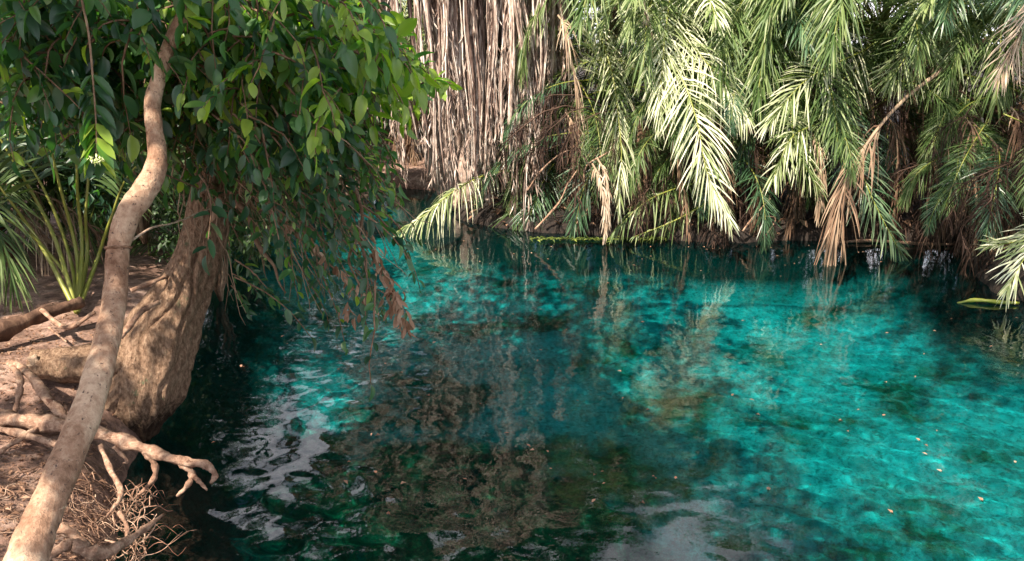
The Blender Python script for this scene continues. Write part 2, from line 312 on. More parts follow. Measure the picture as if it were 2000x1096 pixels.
def leaf_template(rows=5, w=.46, fold=.22, curl=.25):
    V = []; ts = np.linspace(0, 1, rows)
    for t in ts:
        hw = w / 2 * (math.sin(math.pi * min(1, t ** .92)) ** .62 if 0 < t < 1 else .03) * (1.04 - .1 * t)
        for s in (-1, 0, 1): V.append((s * hw, t, abs(s) * hw * fold * 2 - curl * t * t))
    Fc = []
    for r_ in range(rows - 1):
        for c in range(2): i = r_ * 3 + c; Fc.append((i, i + 1, i + 4, i + 3))
    return np.array(V), np.array(Fc)
LT = {k: leaf_template(*v) for k, v in {'near': (6, .46, .22, .22), 'mid': (4, .46, .25, .25), 'slim': (5, .3, .25, .2), 'hair': (3, .10, .1, .1), 'far': (3, .5, .3, .3)}.items()}
def add_leaves(g, pos, dirs, ups, size, kind='mid', tone=.5, mi=0, seed=0):
    V0, F0 = LT[kind]; rs = np.random.RandomState(seed)
    pos = np.asarray(pos); d = norm(np.asarray(dirs)); S = norm(np.cross(d, np.asarray(ups))); U = np.cross(S, d); n = len(pos); m = len(V0)
    size = np.broadcast_to(size, (n,))
    cu = rs.uniform(.2, 1.9, n)[:, None]; wd = rs.uniform(.8, 1.2, n)[:, None]
    V = pos[:, None] + size[:, None, None] * ((V0[None, :, 0] * wd)[..., None] * S[:, None] + V0[None, :, 1, None] * d[:, None] + (V0[None, :, 2] * cu)[..., None] * U[:, None])
    Fc = (F0[None] + (np.arange(n) * m)[:, None, None]).reshape(-1, 4)
    g.add(V.reshape(-1, 3), Fc, np.repeat(np.clip(tone + rs.randn(n) * .16, 0, 1), m), mi)
# ------------------------------------------------------------------ palm fronds
def frond_geo(P, npairs=46, L=0.5, w=0.03, droop=0.25, nrm=(0, -0.5, 0.85), seed=0, t0=0.15, r0=0.014, tone=0.5, dead=False, sides=(-1, 1), ang=(68, 16), lift=0.15, g=None, bend=0.0):
    rr = np.random.RandomState(seed); g = g or Geo()
    C = curve(P, 36); T = norm(np.gradient(C, axis=0)); s = np.linspace(0, 1, 36)
    tube_g(g, P, [r0, r0 * .6, r0 * .22], sides=5, n=18, tone=0.55 if not dead else 0.7, mi=1)
    for sd_ in sides:
        t = np.linspace(t0, 0.995, npairs) + (rr.rand(npairs) - .5) * 0.6 / npairs
        t = np.clip(t, t0, 1)
        if dead: t = t[rr.rand(npairs) < .85]
        m = len(t)
        p = np.stack([np.interp(t, s, C[:, k]) for k in range(3)], -1); tt = norm(np.stack([np.interp(t, s, T[:, k]) for k in range(3)], -1))
        S = norm(np.cross(tt, np.array(nrm, float))) * sd_; Nn = norm(np.cross(S, tt) * sd_)
        u_ = (t - t0) / (1 - t0)
        a = np.radians(ang[0] + (ang[1] - ang[0]) * u_ ** 1.3 + rr.randn(m) * (12 if not dead else 22))
        d = norm(np.cos(a)[:, None] * tt + np.sin(a)[:, None] * S + (lift + rr.randn(m) * .16)[:, None] * Nn)
        ln = L * (0.45 + 0.75 * np.sin(np.pi * np.clip(0.18 + 0.72 * u_, 0, 1))) * (0.85 + .3 * rr.rand(m)) * (1 - 0.35 * u_ ** 3) * .92
        be = np.radians(rr.randn(m) * 40 + bend); wv = norm(np.cross(d, Nn)) * np.cos(be)[:, None] + Nn * np.sin(be)[:, None]
        us = np.array([0.0, .3, .62, .85, 1.0]); ws = np.array([.45, 1.0, .85, .5, .04]) * w / 2
        dr = droop * (0.7 + .6 * rr.rand(m))
        gv = np.array([0, 0, -1.0])
        Ps = p[:, None] + d[:, None] * (ln[:, None, None] * (us - 0.25 * dr[:, None] * us ** 2)[..., None]) + gv * (ln[:, None] * dr[:, None] * us ** 2)[..., None]
        Vv = np.stack([Ps - wv[:, None] * ws[None, :, None], Ps + wv[:, None] * ws[None, :, None]], 2)     # m,5,2,3
        i = (np.arange(m) * 10)[:, None] + np.arange(4)[None, :] * 2
        Fc = np.stack([i, i + 1, i + 3, i + 2], -1).reshape(-1, 4)
        tn = np.repeat(np.clip(tone + rr.randn(m) * .13 + 0.0, 0, 1), 10) + np.tile(np.repeat([0, 0, 0.02, .06, .2], 2), m)
        g.add(Vv.reshape(-1, 3), Fc, np.clip(tn, 0, 1), 0)
    return g
def arch(L, elev, droop, n=9, side=0.0, seed=0):         # a frond's spine leaving the origin along +X and bending under its weight
    rr = np.random.RandomState(seed); p = np.zeros(3); e = R(elev); P = [p.copy()]; az = 0
    for k in range(n - 1):
        e -= R(droop) / (n - 1) * (0.5 + 1.1 * k / n); az += side / n; e = max(e, R(-88))
        p = p + L / (n - 1) * np.array([math.cos(e) * math.cos(az), math.cos(e) * math.sin(az), math.sin(e)]); P.append(p.copy())
    return P
LIVE, DEAD_ = [], []
for k, (el, dr, tn) in enumerate([(78, 55, .66), (66, 80, .54), (55, 95, .46), (44, 100, .6), (32, 100, .42), (18, 95, .36), (5, 85, .3), (62, 110, .76), (38, 118, .5), (-12, 70, .26)]):
    g = frond_geo(arch(2.6, el, dr, side=(k % 3 - 1) * .35), npairs=84, L=0.50, w=0.0155, droop=.3 + .1 * (k % 3), nrm=(-.25, 0, 1) if el - dr * .5 > -10 else (1, 0, .55), seed=100 + k, tone=tn, t0=.2)
    LIVE.append((el, g.mesh('frond', [M_palm if k % 4 != 2 else M_palm_blue, M_stalk])))
for k, (el, dr) in enumerate([(20, 120), (-5, 90), (-35, 60), (-60, 25), (5, 130)]):
    g = frond_geo(arch(2.1, el, dr, side=(k % 3 - 1) * .3), npairs=40, L=0.36, w=0.018, droop=.9, nrm=(1, 0, .6), seed=200 + k, tone=.42 + .06 * k, dead=True, t0=.3, ang=(50, 12))
    DEAD_.append((el, g.mesh('dead_frond', [M_dead, M_dead])))
OLD = []
for k, (el, dr) in enumerate([(40, 125), (-50, 35), (-72, 12), (10, 100)]):
    rk = np.random.RandomState(60 + k); sp = [np.array(p) + rk.randn(3) * .05 * i / 4 for i, p in enumerate(arch(1.9, el, dr, side=(k % 3 - 1) * .9))]
    g = frond_geo(sp, npairs=34, L=0.34, w=0.015, droop=1.1, nrm=(1, .3, .6), seed=260 + k, tone=.45, dead=True, t0=.25, ang=(70, 20))
    OLD.append((el, g.mesh('dead_frond', [M_old_shade, M_old_shade])))
def link_part(name, me, root, loc, rz, sc=1.0, tilt=0.0):
    o = bpy.data.objects.new(name, me); COL.objects.link(o); o.parent = root
    o.location = loc; o.rotation_euler = (0, tilt, rz); o.scale = (sc, sc, sc)
    return o
def empty(name, loc, label, cat, group=None):
    o = bpy.data.objects.new(name, None); COL.objects.link(o); o.location = loc; o.empty_display_size = .1
    return tag(o, label, cat, group)
def palm(x, y, zc, label, nl=30, nd=14, sc=1.0, seed=0, az_bias=None, low=True, group='palms along the far bank', lean=(0, 0)):
    rr = random.Random(seed); z0 = gz(x, y) - .05
    root = empty('palm_tree', (x, y, z0), label, 'palm', group)
    g = Geo(); tube_g(g, [(0, 0, -.1), (lean[0] * .4, lean[1] * .4, (zc - z0) * .5), (lean[0], lean[1], zc - z0)], [.17, .14, .16], sides=11, n=34, rough=.5, seed=seed)
    t = bpy.data.objects.new('trunk', g.mesh('trunk', [M_boot])); COL.objects.link(t); t.parent = root
    for k in range(nl):
        el, me = LIVE[int((k / nl) * len(LIVE) * .999)] if low else LIVE[rr.choice([0, 1, 2, 3, 4, 5, 7, 8])]
        az = k * 2.39996 + rr.uniform(-.3, .3)
        link_part('frond', me, root, (lean[0], lean[1], zc - z0 + rr.uniform(-.15, .15)), az, sc * rr.uniform(.8, 1.2), R(rr.uniform(-9, 9)))
    for k in range(nd):
        el, me = DEAD_[rr.randrange(5)]
        link_part('dead_frond', me, root, (lean[0], lean[1], zc - z0 - rr.uniform(.1, .5)), k * 2.39996 + rr.uniform(-.5, .5), sc * rr.uniform(.7, 1.15), R(rr.uniform(-8, 8)))
    return root
PALMS = {}
for key, args in {
    'a': (0.95, 12.3, 1.0, 'short palm on the bank just right of the hanging roots, with upright young fronds', 22, 14, .8, 1),
    'b': (2.35, 11.9, 1.9, 'palm with the bright arching frond that hangs almost to the water', 30, 18, 1.0, 2),
    'c': (3.75, 11.9, 2.1, 'palm in the middle of the far bank with long yellow-green leaflets', 32, 20, 1.05, 3),
    'd': (4.95, 11.2, 2.7, 'palm with a blue-green frond drooping beside a brown dead one', 30, 20, 1.0, 4),
    'e': (6.5, 10.9, 2.4, 'shaded palm at the right with tangled dead fronds over the floating stick', 28, 26, 1.0, 5),
    'f': (7.6, 9.0, 1.9, 'palm at the right edge with fronds reaching over the dark water', 24, 22, .95, 6),
}.items():
    PALMS[key] = palm(*args[:3], args[3], nl=args[4], nd=args[5], sc=args[6], seed=args[7])
for k, (x, y, zc, lab, sc) in enumerate([
    (1.7, 14.2, 3.1, 'taller palm in the second row, above the short young palm', 1.1), (3.3, 14.5, 3.0, 'tall palm in the second row, behind the bright arching frond', 1.2),
    (5.1, 14.0, 3.8, 'tall palm in the second row, behind the yellow-green leaflets', 1.2), (6.8, 13.4, 4.4, 'tall palm in the second row, near the top right corner', 1.2),
    (8.9, 12.0, 4.0, 'palm at the far right behind the tangled dead fronds', 1.15), (-2.2, 16.2, 1.9, 'small distant palm beside the sunlit patch of far bank, left of the roots', .8),
    (0.2, 15.5, 3.4, 'palm hidden deep behind the curtain of hanging roots', 1.0)]):
    palm(x, y, zc, lab, nl=30, nd=12, sc=sc, seed=20 + k, low=(k % 2 == 0))

rq = random.Random(78)
for key, n_ in (('b', 8), ('c', 14), ('d', 14), ('e', 8), ('f', 5)):     # long fronds leaning out over the pool
    rt = PALMS[key]
    for k in range(n_):
        link_part('frond', LIVE[rq.choice([2, 3, 3, 4, 4, 8])][1], rt, Vector((0, 0, {'b': 2.9, 'c': 3.1, 'd': 3.1, 'e': 2.7, 'f': 2.1}[key] - rt.location.z + rq.uniform(-.3, .4))), R(rq.uniform(-175, -95)), rq.uniform(.95, 1.35), R(rq.uniform(-12, 12)))
rq = random.Random(77)
for key, xs, ys, n_ in (('a', (.55, 1.5), (10.3, 10.8), 22), ('b', (1.4, 2.9), (10.15, 10.6), 30), ('c', (2.8, 4.2), (10.1, 10.6), 30), ('d', (4.0, 5.4), (9.9, 10.5), 32), ('e', (5.2, 6.6), (9.3, 10.1), 36), ('f', (4.9, 6.2), (7.6, 9.3), 40)):
    for k in range(n_):                   # the skirt of old fronds over the water's edge
        rt = PALMS[key]; zt = rq.uniform(.7, 1.9)
        p = Vector((rq.uniform(*xs), rq.uniform(*ys) + .3, zt)) - rt.location
        gr = rq.random() < .3
        if gr: p.z += .35
        o = link_part('frond' if gr else 'dead_frond', LIVE[rq.choice([4, 5, 6, 9])][1] if gr else OLD[rq.randrange(4)][1], rt, p, rq.uniform(-3.1, 0), rq.uniform(.4, .75) if gr else rq.uniform(.45, .95), R(rq.uniform(-6, 22)))
def hero(key, pts, name='frond', **kw):  # front fronds; the palest tones paint sunlight into the leaf colour
    if not kw.get('dead'): kw['w'] = kw['w'] * .56; kw['npairs'] = int(kw['npairs'] * 1.45); kw['tone'] = min(.93, kw['tone'] + .02)
    P = [at(*p) for p in pts]; mats = kw.pop('mats', [M_palm, M_stalk])
    return frond_geo(P, **kw).build(name, mats, PALMS[key])
CF = (0.05, -1, 0.35)
hero('b', [(1215, -10, 11.4), (1270, 60, 10.6), (1330, 150, 9.8), (1362, 240, 9.5), (1382, 340, 9.35), (1425, 432, 9.3)], nrm=CF, npairs=58, L=.5, w=.034, tone=.9, droop=.35, seed=1, ang=(62, 14))
hero('b', [(1320, -120, 11.2), (1312, -30, 10.5), (1300, 60, 10.0), (1292, 150, 9.8), (1288, 240, 9.7)], nrm=CF, npairs=50, L=.46, w=.03, tone=.85, droop=.45, seed=2)
hero('b', [(1400, -60, 11.2), (1345, 0, 10.6), (1330, 60, 10.2), (1370, 110, 9.9), (1420, 170, 9.8), (1460, 230, 9.7)], nrm=(-.3, -.6, .7), npairs=50, L=.48, w=.03, tone=.8, droop=.6, seed=3)
hero('a', [(1150, -60, 11.5), (1165, 40, 10.9), (1195, 140, 10.5), (1208, 230, 10.2), (1214, 310, 10.0), (1208, 405, 9.9)], nrm=CF, npairs=46, L=.36, w=.028, tone=.75, droop=.7, seed=4, ang=(55, 12))
hero('a', [(1205, 260, 11.0), (1192, 170, 10.8), (1172, 110, 10.7), (1135, 50, 10.6)], nrm=CF, npairs=26, L=.4, w=.028, tone=.8, droop=.05, seed=5, ang=(35, 8), t0=.3)
hero('c', [(1650, -40, 11.2), (1590, 20, 10.6), (1530, 80, 10.2), (1480, 130, 10.0), (1425, 185, 9.9)], nrm=(.2, -.8, .5), npairs=44, L=.5, w=.03, tone=.62, droop=.12, seed=6)
hero('c', [(1760, 30, 11.0), (1700, 90, 10.4), (1630, 125, 9.9), (1570, 160, 9.6), (1500, 240, 9.4)], nrm=(.1, -.9, .45), npairs=44, L=.56, w=.034, tone=.75, droop=.3, seed=7)
hero('c', [(1720, 150, 10.8), (1660, 215, 10.2), (1590, 245, 9.8), (1545, 270, 9.5), (1510, 350, 9.3)], nrm=(.1, -.9, .45), npairs=42, L=.46, w=.03, tone=.68, droop=.35, seed=8)
hero('c', [(1600, 60, 10.9), (1560, 140, 10.4), (1545, 220, 9.9), (1560, 300, 9.6), (1600, 370, 9.5)], nrm=CF, npairs=40, L=.4, w=.028, tone=.6, droop=.5, seed=9)
hero('d', [(1850, -110, 10.8), (1832, -30, 10.2), (1800, 50, 9.8), (1770, 110, 9.6), (1738, 158, 9.5)], nrm=(.1, -1, .2), npairs=40, L=.62, w=.028, tone=.62, droop=.12, seed=10, ang=(50, 16))
hero('d', [(1640, 150, 10.6), (1655, 210, 10.0), (1672, 300, 9.6), (1705, 390, 9.3), (1762, 500, 9.2)], nrm=CF, npairs=52, L=.44, w=.032, tone=.6, droop=.35, seed=11, mats=[M_palm_blue, M_stalk])
hero('d', [(2080, 20, 9.6), (1950, 65, 9.6), (1850, 130, 9.5), (1760, 200, 9.4), (1690, 285, 9.2), (1650, 360, 9.1), (1632, 440, 9.0), (1616, 512, 9.0)], name='dead_frond', nrm=CF, npairs=60, L=.42, w=.02, tone=.55, droop=.9, seed=12, dead=True, t0=.5, ang=(28, 8), r0=.034, mats=[M_dead, M_dead])
hero('e', [(2080, 300, 9.8), (1990, 282, 9.6), (1920, 280, 9.5), (1850, 302, 9.4), (1795, 335, 9.3), (1768, 385, 9.3)], nrm=(.2, -.3, 1), npairs=46, L=.34, w=.024, tone=.45, droop=.7, seed=13)
hero('e', [(2020, 190, 9.9), (1930, 158, 9.7), (1860, 145, 9.6), (1800, 170, 9.5)], nrm=(0, -.5, .9), npairs=34, L=.3, w=.026, tone=.55, droop=.8, seed=14)
hero('f', [(2080, -90, 8.8), (2035, -10, 8.6), (1990, 70, 8.5), (1950, 150, 8.4)], nrm=(.1, -1, .2), npairs=34, L=.42, w=.024, tone=.9, droop=.3, seed=15, ang=(36, 12), mats=[M_dead, M_dead])
hero('f', [(2140, 360, 8.0), (2070, 420, 7.7), (2010, 490, 7.5), (1965, 570, 7.3)], nrm=(0, -.9, .4), npairs=26, L=.42, w=.032, tone=.8, droop=.2, seed=16, ang=(48, 14))
hero('f', [(2120, 400, 8.2), (2040, 440, 8.0), (1990, 470, 7.9), (1925, 482, 7.8)], nrm=(0, -.5, .9), npairs=22, L=.34, w=.03, tone=.75, droop=.15, seed=17, ang=(30, 10))
hero('a', [(1010, 330, 11.6), (940, 345, 11.1), (880, 378, 10.7), (830, 420, 10.5), (775, 452, 10.4)], nrm=(-.3, -.4, .85), npairs=44, L=.42, w=.026, tone=.72, droop=.9, seed=18, ang=(60, 14))
hero('b', [(1400, 350, 10.6), (1330, 365, 10.3), (1260, 395, 10.1), (1200, 452, 10.0)], nrm=(-.2, -.4, .85), npairs=30, L=.34, w=.026, tone=.5, droop=.8, seed=19)
hero('b', [(1480, 340, 10.6), (1400, 385, 10.3), (1320, 430, 10.1), (1240, 462, 10.0)], nrm=(-.2, -.4, .85), npairs=20, L=.22, w=.022, tone=.5, droop=.9, seed=20, r0=.02)
for k, (x0, y0, x1, y1, Y, tn, L) in enumerate([(1300, 190, 1345, 455, 9.9, .35, .2), (1172, 350, 1180, 467, 9.7, .95, .12), (1182, 340, 1183, 468, 9.72, .9, .1), (1600, 290, 1597, 420, 9.6, .7, .2), (1105, 60, 1135, 300, 10.6, .8, .3), (1240, -40, 1276, 115, 10.0, .95, .12),
        (1900, 260, 1905, 500, 9.0, .45, .34), (1950, 300, 1935, 510, 8.8, .4, .36), (1990, 240, 1975, 480, 8.6, .35, .34), (1480, 300, 1470, 450, 10.2, .3, .3), (1255, 250, 1235, 420, 10.3, .4, .3), (1560, 330, 1540, 440, 10.2, .25, .3), (1830, 330, 1835, 470, 9.6, .35, .3), (1750, 260, 1745, 440, 9.9, .3, .3), (1120, 250, 1128, 440, 10.5, .4, .25), (1410, 260, 1415, 450, 10.2, .3, .3)]):
    key = 'a' if x0 < 1200 else 'b' if x0 < 1450 else 'c' if x0 < 1620 else 'd' if x0 < 1800 else 'e' if x0 < 1960 else 'f'
    hero(key, [(x0 - 15, y0 - 30, Y + .25), (x0, y0, Y + .05), ((x0 + x1) / 2 + 6, (y0 + y1) / 2, Y), (x1, y1, Y)], name='dead_frond', nrm=CF, npairs=34, L=L, w=.018, tone=tn, droop=.9, seed=40 + k, dead=True, t0=.1, ang=(22, 5), mats=[M_dead, M_dead])

# ------------------------------------------------------------------ fig tree with a curtain of hanging roots
fig = empty('fig_tree', (-0.4, 12.2, gz(-.4, 12.2)), 'fig tree whose pale brown aerial roots hang as a curtain over the far bank', 'fig tree')
g = Geo(); 
for k, (dx, dy) in enumerate([(-.5, .4), (.0, .7), (.45, .3), (-.1, .1)]):
    tube_g(g, [(-.4 + dx, 12.2 + dy, 0), (-.4 + dx * 1.1, 12.2 + dy, 2.6), (-.6 + dx * 1.6, 12.1 + dy, 5.8)], [.34, .26, .22], sides=14, n=40, rough=.3, flute=.2, seed=k)
g.build('trunk', [M_root], fig)
rr = random.Random(7)
for k in range(5):
    g = Geo(); tube_g(g, [(-2.4 + k * .2, 11.0 + k * .5, 5.0), (-.5, 11.2 + k * .35, 4.9 + .1 * k), (1.3, 11.0 + k * .3, 4.6)], [.1, .16, .08], sides=9, n=24, rough=.2, seed=k); g.build('branch', [M_root], fig)
rr_h = np.random.RandomState(12)
ends = [(655, 150, 3), (690, 190, 2), (715, 225, 2), (735, 250, 2), (752, 235, 1), (768, 260, 2), (790, 352, 1), (812, 300, 2), (828, 352, 0), (845, 345, 0), (862, 372, 1), (876, 352, 0), (892, 368, 0), (905, 330, 1), (918, 366, 0), (930, 352, 0), (944, 330, 1),
        (955, 345, 0), (968, 322, 0), (981, 362, 0), (994, 340, 1), (1006, 402, 0), (1018, 330, 1), (1030, 452, 0), (1022, 425, 1), (1062, 410, 1), (1088, 435, 2), (1004, 438, 1), (1110, 400, 2), (1046, 380, 0), (955, 400, 1), (920, 410, 1), (1125, 330, 2), (1042, 320, 0), (1056, 300, 0), (1068, 312, 1), (1082, 280, 2), (1098, 240, 2), (1112, 180, 2)]
n_root = 0
for k in range(92):
    if k < len(ends): px, py, lay = ends[k]
    else:
        px = rr.uniform(640, 1112) if k % 4 else rr.uniform(830, 1080); lay = rr.choice([0, 1, 2, 3, 4, 5]); py = rr.gauss(300, 45) if 780 < px < 1075 else rr.gauss(190, 40)
        if px > 1080: py = rr.gauss(170, 40)
    Y = 10.75 + lay * .28 + rr.uniform(-.06, .06)
    e = at(px, py, Y); top = Vector((e.x * 1.0 + rr.uniform(-.28, .28) - .15, Y + rr.uniform(-.05, .35), 4.7 + rr.uniform(-.1, .4)))
    g = Geo(); ns = rr.randrange(10, 17); R0 = rr.choice([.02, .03, .04, .06, .09, .10]) if (px, py) != (1030, 452) else .06
    for q in range(ns):
        a0 = rr.uniform(0, 6.28); rad = R0 * rr.uniform(.25, 1.0); cut = rr.uniform(0, .32) if q > 1 else 0
        if (px, py) == (1030, 452): rad *= .5; cut *= .3
        pts = []
        for t in np.linspace(0, 1 - cut, 9):
            sp = rad * (1 - .75 * t ** 1.6) * 1.3; aa = a0 + 2.4 * t + .5 * math.sin(q + t * 9)
            c = top.lerp(e, t); sag = .05 * math.sin(t * 7 + k)
            pts.append((c.x + sp * math.cos(aa) + sag, c.y + sp * math.sin(aa), c.z))
        th = rr.choice([.004, .006, .009, .013, .02])
        tube_g(g, pts, [th * 1.5, th, th * .9, th * .25], sides=5, n=34, rough=.5, wob=.008, tone=min(1, max(0, rr.gauss(.55, .26))), seed=k * 20 + q)
    nh = 170; tq = rr_h.rand(nh); cp = np.array([tuple(top.lerp(e, float(t))) for t in tq]) + rr_h.randn(nh, 3) * np.array([.5, .5, 0]) * R0 * (1.1 - .6 * tq[:, None])
    add_leaves(g, cp, rr_h.randn(nh, 3) * .22 + np.array([0, 0, -1]), rr_h.randn(nh, 3), .05 + .16 * rr_h.rand(nh), 'hair', .55, 0, seed=k)
    g.build('aerial_root', [M_root], fig)

SD = np.array(sun_dir)
# ------------------------------------------------------------------ broad leaves
def project(P):
    P = np.asarray(P, float); c, s = math.cos(PITCH), math.sin(PITCH)
    dz = P[..., 2] - CAM_Z; yy = P[..., 1] * c - dz * s; zz = P[..., 1] * s + dz * c
    return np.stack([1000 + F * P[..., 0] / yy, 548 - F * zz / yy], -1), yy
def in_poly(pt, poly):
    x, y = pt; ins = False; n = len(poly)
    for i in range(n):
        x1, y1 = poly[i]; x2, y2 = poly[(i + 1) % n]
        if (y1 > y) != (y2 > y) and x < (x2 - x1) * (y - y1) / (y2 - y1) + x1: ins = not ins
    return ins
M_leaf = leaf_mat('broad_leaf', [(0.0, (0.014, 0.042, 0.026)), (0.48, (0.032, 0.092, 0.048)), (0.76, (0.07, 0.175, 0.045)), (1.0, (0.24, 0.34, 0.05))], rough=0.38, trans=0.38, spec=0.6, sheen=(1.9, 2.4, .5))
M_dryleaf = leaf_mat('dry_leaf', [(0.0, (0.13, 0.065, 0.04)), (0.5, (0.34, 0.20, 0.13)), (1.0, (0.60, 0.43, 0.31))], rough=0.6, trans=0.25, spec=0.3, sheen=(1.1, 1.0, .8))
M_wild = leaf_mat('wild_leaf', [(0.0, (0.015, 0.03, 0.01)), (0.5, (0.04, 0.085, 0.022)), (1.0, (0.12, 0.18, 0.05))], rough=0.5, trans=0.3)
M_bark = bark_mat('old_trunk_bark', [(0.28, (0.05, 0.026, 0.016)), (0.42, (0.21, 0.125, 0.078)), (0.58, (0.38, 0.245, 0.16)), (0.78, (0.62, 0.45, 0.32))], scale=(48, 48, 22), bump=1.0, dist=.05, spots=(9, .60, (0.15, 0.15, 0.085)), wet=True)
M_smooth = bark_mat('smooth_speckled_bark', [(0.2, (0.17, 0.085, 0.05)), (0.45, (0.36, 0.215, 0.14)), (0.75, (0.62, 0.44, 0.31))], scale=(34, 34, 24), bump=1.0, dist=.02, spots=(46, .585, (0.08, 0.05, 0.042)))
M_exroot = bark_mat('exposed_root_bark', [(0.22, (0.07, 0.035, 0.024)), (0.45, (0.26, 0.15, 0.10)), (0.62, (0.44, 0.29, 0.205)), (0.8, (0.68, 0.52, 0.40))], scale=(26, 26, 26), bump=1.0, dist=.02, spots=(12, .6, (0.12, 0.06, 0.04)))

rs = np.random.RandomState(5)
def make_twig(g, start, d0, length, nleaf, size, kind, tone, grav=.9, wood=True, lo_tone=.4):
    """one twig with alternate leaves; returns False when it would be outside its outline"""
    n = 7; p = np.array(start, float); d = np.array(d0, float); d /= np.linalg.norm(d); P = [p.copy()]
    for k in range(n - 1):
        d = d + np.array([rs.randn() * .14, rs.randn() * .14, -grav * .22 + rs.randn() * .1]); d /= np.linalg.norm(d); p = p + d * length / (n - 1); P.append(p.copy())
    P = np.array(P); t = np.linspace(.12, 1, nleaf); s = np.linspace(0, 1, n)
    pos = np.stack([np.interp(t, s, P[:, k]) for k in range(3)], -1); tan = norm(np.gradient(P, axis=0)); tt = np.stack([np.interp(t, s, tan[:, k]) for k in range(3)], -1)
    az = rs.rand() * 6.28; side = norm(np.cross(tt, np.array([math.cos(az), math.sin(az), .6]))) * np.where(np.arange(nleaf) % 2 == 0, 1, -1)[:, None]
    dirs = tt * .55 + side * .8 + rs.randn(nleaf, 3) * .32 + np.array([0, 0, -.25]); dirs[-1] = tt[-1] + [0, 0, -.3]
    ups = np.array([0, 0, 1.0]) + rs.randn(nleaf, 3) * .45
    if wood: tube_g(g, P, [.006, .004, .002], sides=4, n=7, tone=lo_tone, mi=1)
    ok = sun_keep(pos, kind == 'far')
    if not ok.any(): return
    pos, dirs, ups, nleaf = pos[ok], dirs[ok], ups[ok], int(ok.sum())
    add_leaves(g, pos, dirs, ups, size * (0.45 + .8 * rs.rand(nleaf)), kind, tone + (rs.rand(nleaf) < .05) * .5, 0, seed=rs.randint(1 << 30))

# ------------------------------------------------------------------ the leaning tree on the near bank
tree = empty('leaning_tree', W(285, 845, 0.15), 'thick leaning tree on the left bank, its dark glossy leaves hanging over the pool', 'tree')
TY = 4.75
g = Geo()
tpts = [(248, 880, 4.7, 30), (256, 845, 4.7, 50), (262, 798, 4.72, 66), (284, 748, 4.75, 77), (300, 698, 4.78, 75), (318, 648, 4.82, 72), (342, 598, 4.86, 58), (367, 548, 4.9, 49), (386, 500, 4.93, 44), (406, 420, 5.0, 42), (428, 290, 5.05, 40), (440, 150, 5.1, 37), (430, -40, 5.1, 34), (400, -260, 5.0, 26)]
tube_g(g, [at(*p[:3]) for p in tpts], [p[3] * 5.0 / F for p in tpts], sides=110, n=190, rough=.012, flute=.09, seed=3, cracks=11)
for k_, (pts, rd) in enumerate([([(300, 690, 4.7), (255, 745, 4.6), (215, 790, 4.55), (180, 850, 4.5)], [.10, .10, .075, .04]), ([(290, 660, 4.85), (235, 700, 4.85), (170, 740, 4.85), (100, 765, 4.85)], [.10, .10, .08, .04])]):
    tube_g(g, [at(*p) for p in pts], rd, sides=40, n=60, rough=.02, flute=.08, seed=k_ + 5, cracks=5)
g.build('trunk', [M_bark], tree)
def root_part(pts, rad, name='root', mat=M_exroot, **kw):
    g = Geo(); tube_g(g, pts, rad, sides=kw.pop('sides', 9), n=kw.pop('n', 30), rough=.28, **kw); return g.build(name, [mat], tree)
g = Geo(); tube_g(g, [at(330, 690, 4.75), at(250, 702, 4.7), at(160, 712, 4.65), at(62, 712, 4.6)], [.14, .125, .12, .085], sides=26, n=50, rough=.06, flute=.12, seed=4)
for k in range(7): tube_g(g, [at(70 + k * 2, 700 + k * 4, 4.55), at(52 + 3 * (k % 3), 700 + k * 5, 4.52)], [.03, .004], sides=5, n=5, tone=1.0)
g.build('root', [M_bark], tree)
def Wp(lst): return [W(*p) for p in lst]
root_part(Wp([(-40, 812, .42), (40, 822, .44), (120, 832, .44), (185, 843, .42), (235, 860, .40), (280, 875, .38), (325, 893, .36), (370, 903, .34), (402, 908, .33), (420, 928, .28), (411, 944, .24)]), [.045, .044, .04, .036, .034, .030, .026, .022, .019, .015, .010], n=70, knots=True, seed=1)
root_part(Wp([(282, 880, .37), (301, 905, .30), (300, 935, .22), (270, 968, .12)]), [.022, .017, .014, .006], seed=2)
root_part(Wp([(352, 900, .34), (374, 925, .28), (366, 948, .24), (345, 970, .2)]), [.022, .018, .014, .007], seed=3)
root_part(Wp([(372, 926, .28), (388, 940, .27), (404, 957, .25)]), [.015, .011, .006], seed=4)
root_part(Wp([(18, 706, .62), (38, 740, .60), (36, 775, .52), (26, 815, .42)]), [.018, .020, .016, .01], seed=5)
root_part(Wp([(22, 708, .62), (60, 735, .60), (92, 778, .54), (118, 806, .48), (140, 830, .42)]), [.022, .026, .028, .026, .02], seed=6)
root_part(Wp([(-10, 888, .40), (35, 860, .42), (62, 842, .43), (92, 822, .44)]), [.012, .013, .012, .008], seed=7)
root_part(Wp([(-30, 832, .42), (50, 850, .42), (110, 868, .42), (150, 872, .42)]), [.018, .02, .017, .01], seed=8)
root_part(Wp([(86, 1100, .48), (108, 1078, .50), (140, 1063, .50), (165, 1075, .48), (200, 1080, .44), (240, 1062, .40), (278, 1036, .36), (318, 1006, .30)]), [.012, .018, .022, .026, .024, .020, .014, .007], n=60, knots=True, seed=9)
root_part(Wp([(98, 1030, .50), (130, 1036, .50), (152, 1052, .48), (172, 1078, .46)]), [.022, .02, .017, .02], seed=10)
root_part(Wp([(196, 870, .44), (214, 915, .40), (236, 965, .34), (208, 1010, .3)]), [.012, .014, .013, .006], seed=11)
root_part(Wp([(232, 1000, .3), (248, 1030, .25), (240, 1062, .2), (205, 1055, .22)]), [.010, .010, .008, .005], seed=12)
root_part(Wp([(222, 872, .38), (248, 900, .3), (240, 905, .28)]), [.012, .009, .004], seed=13)
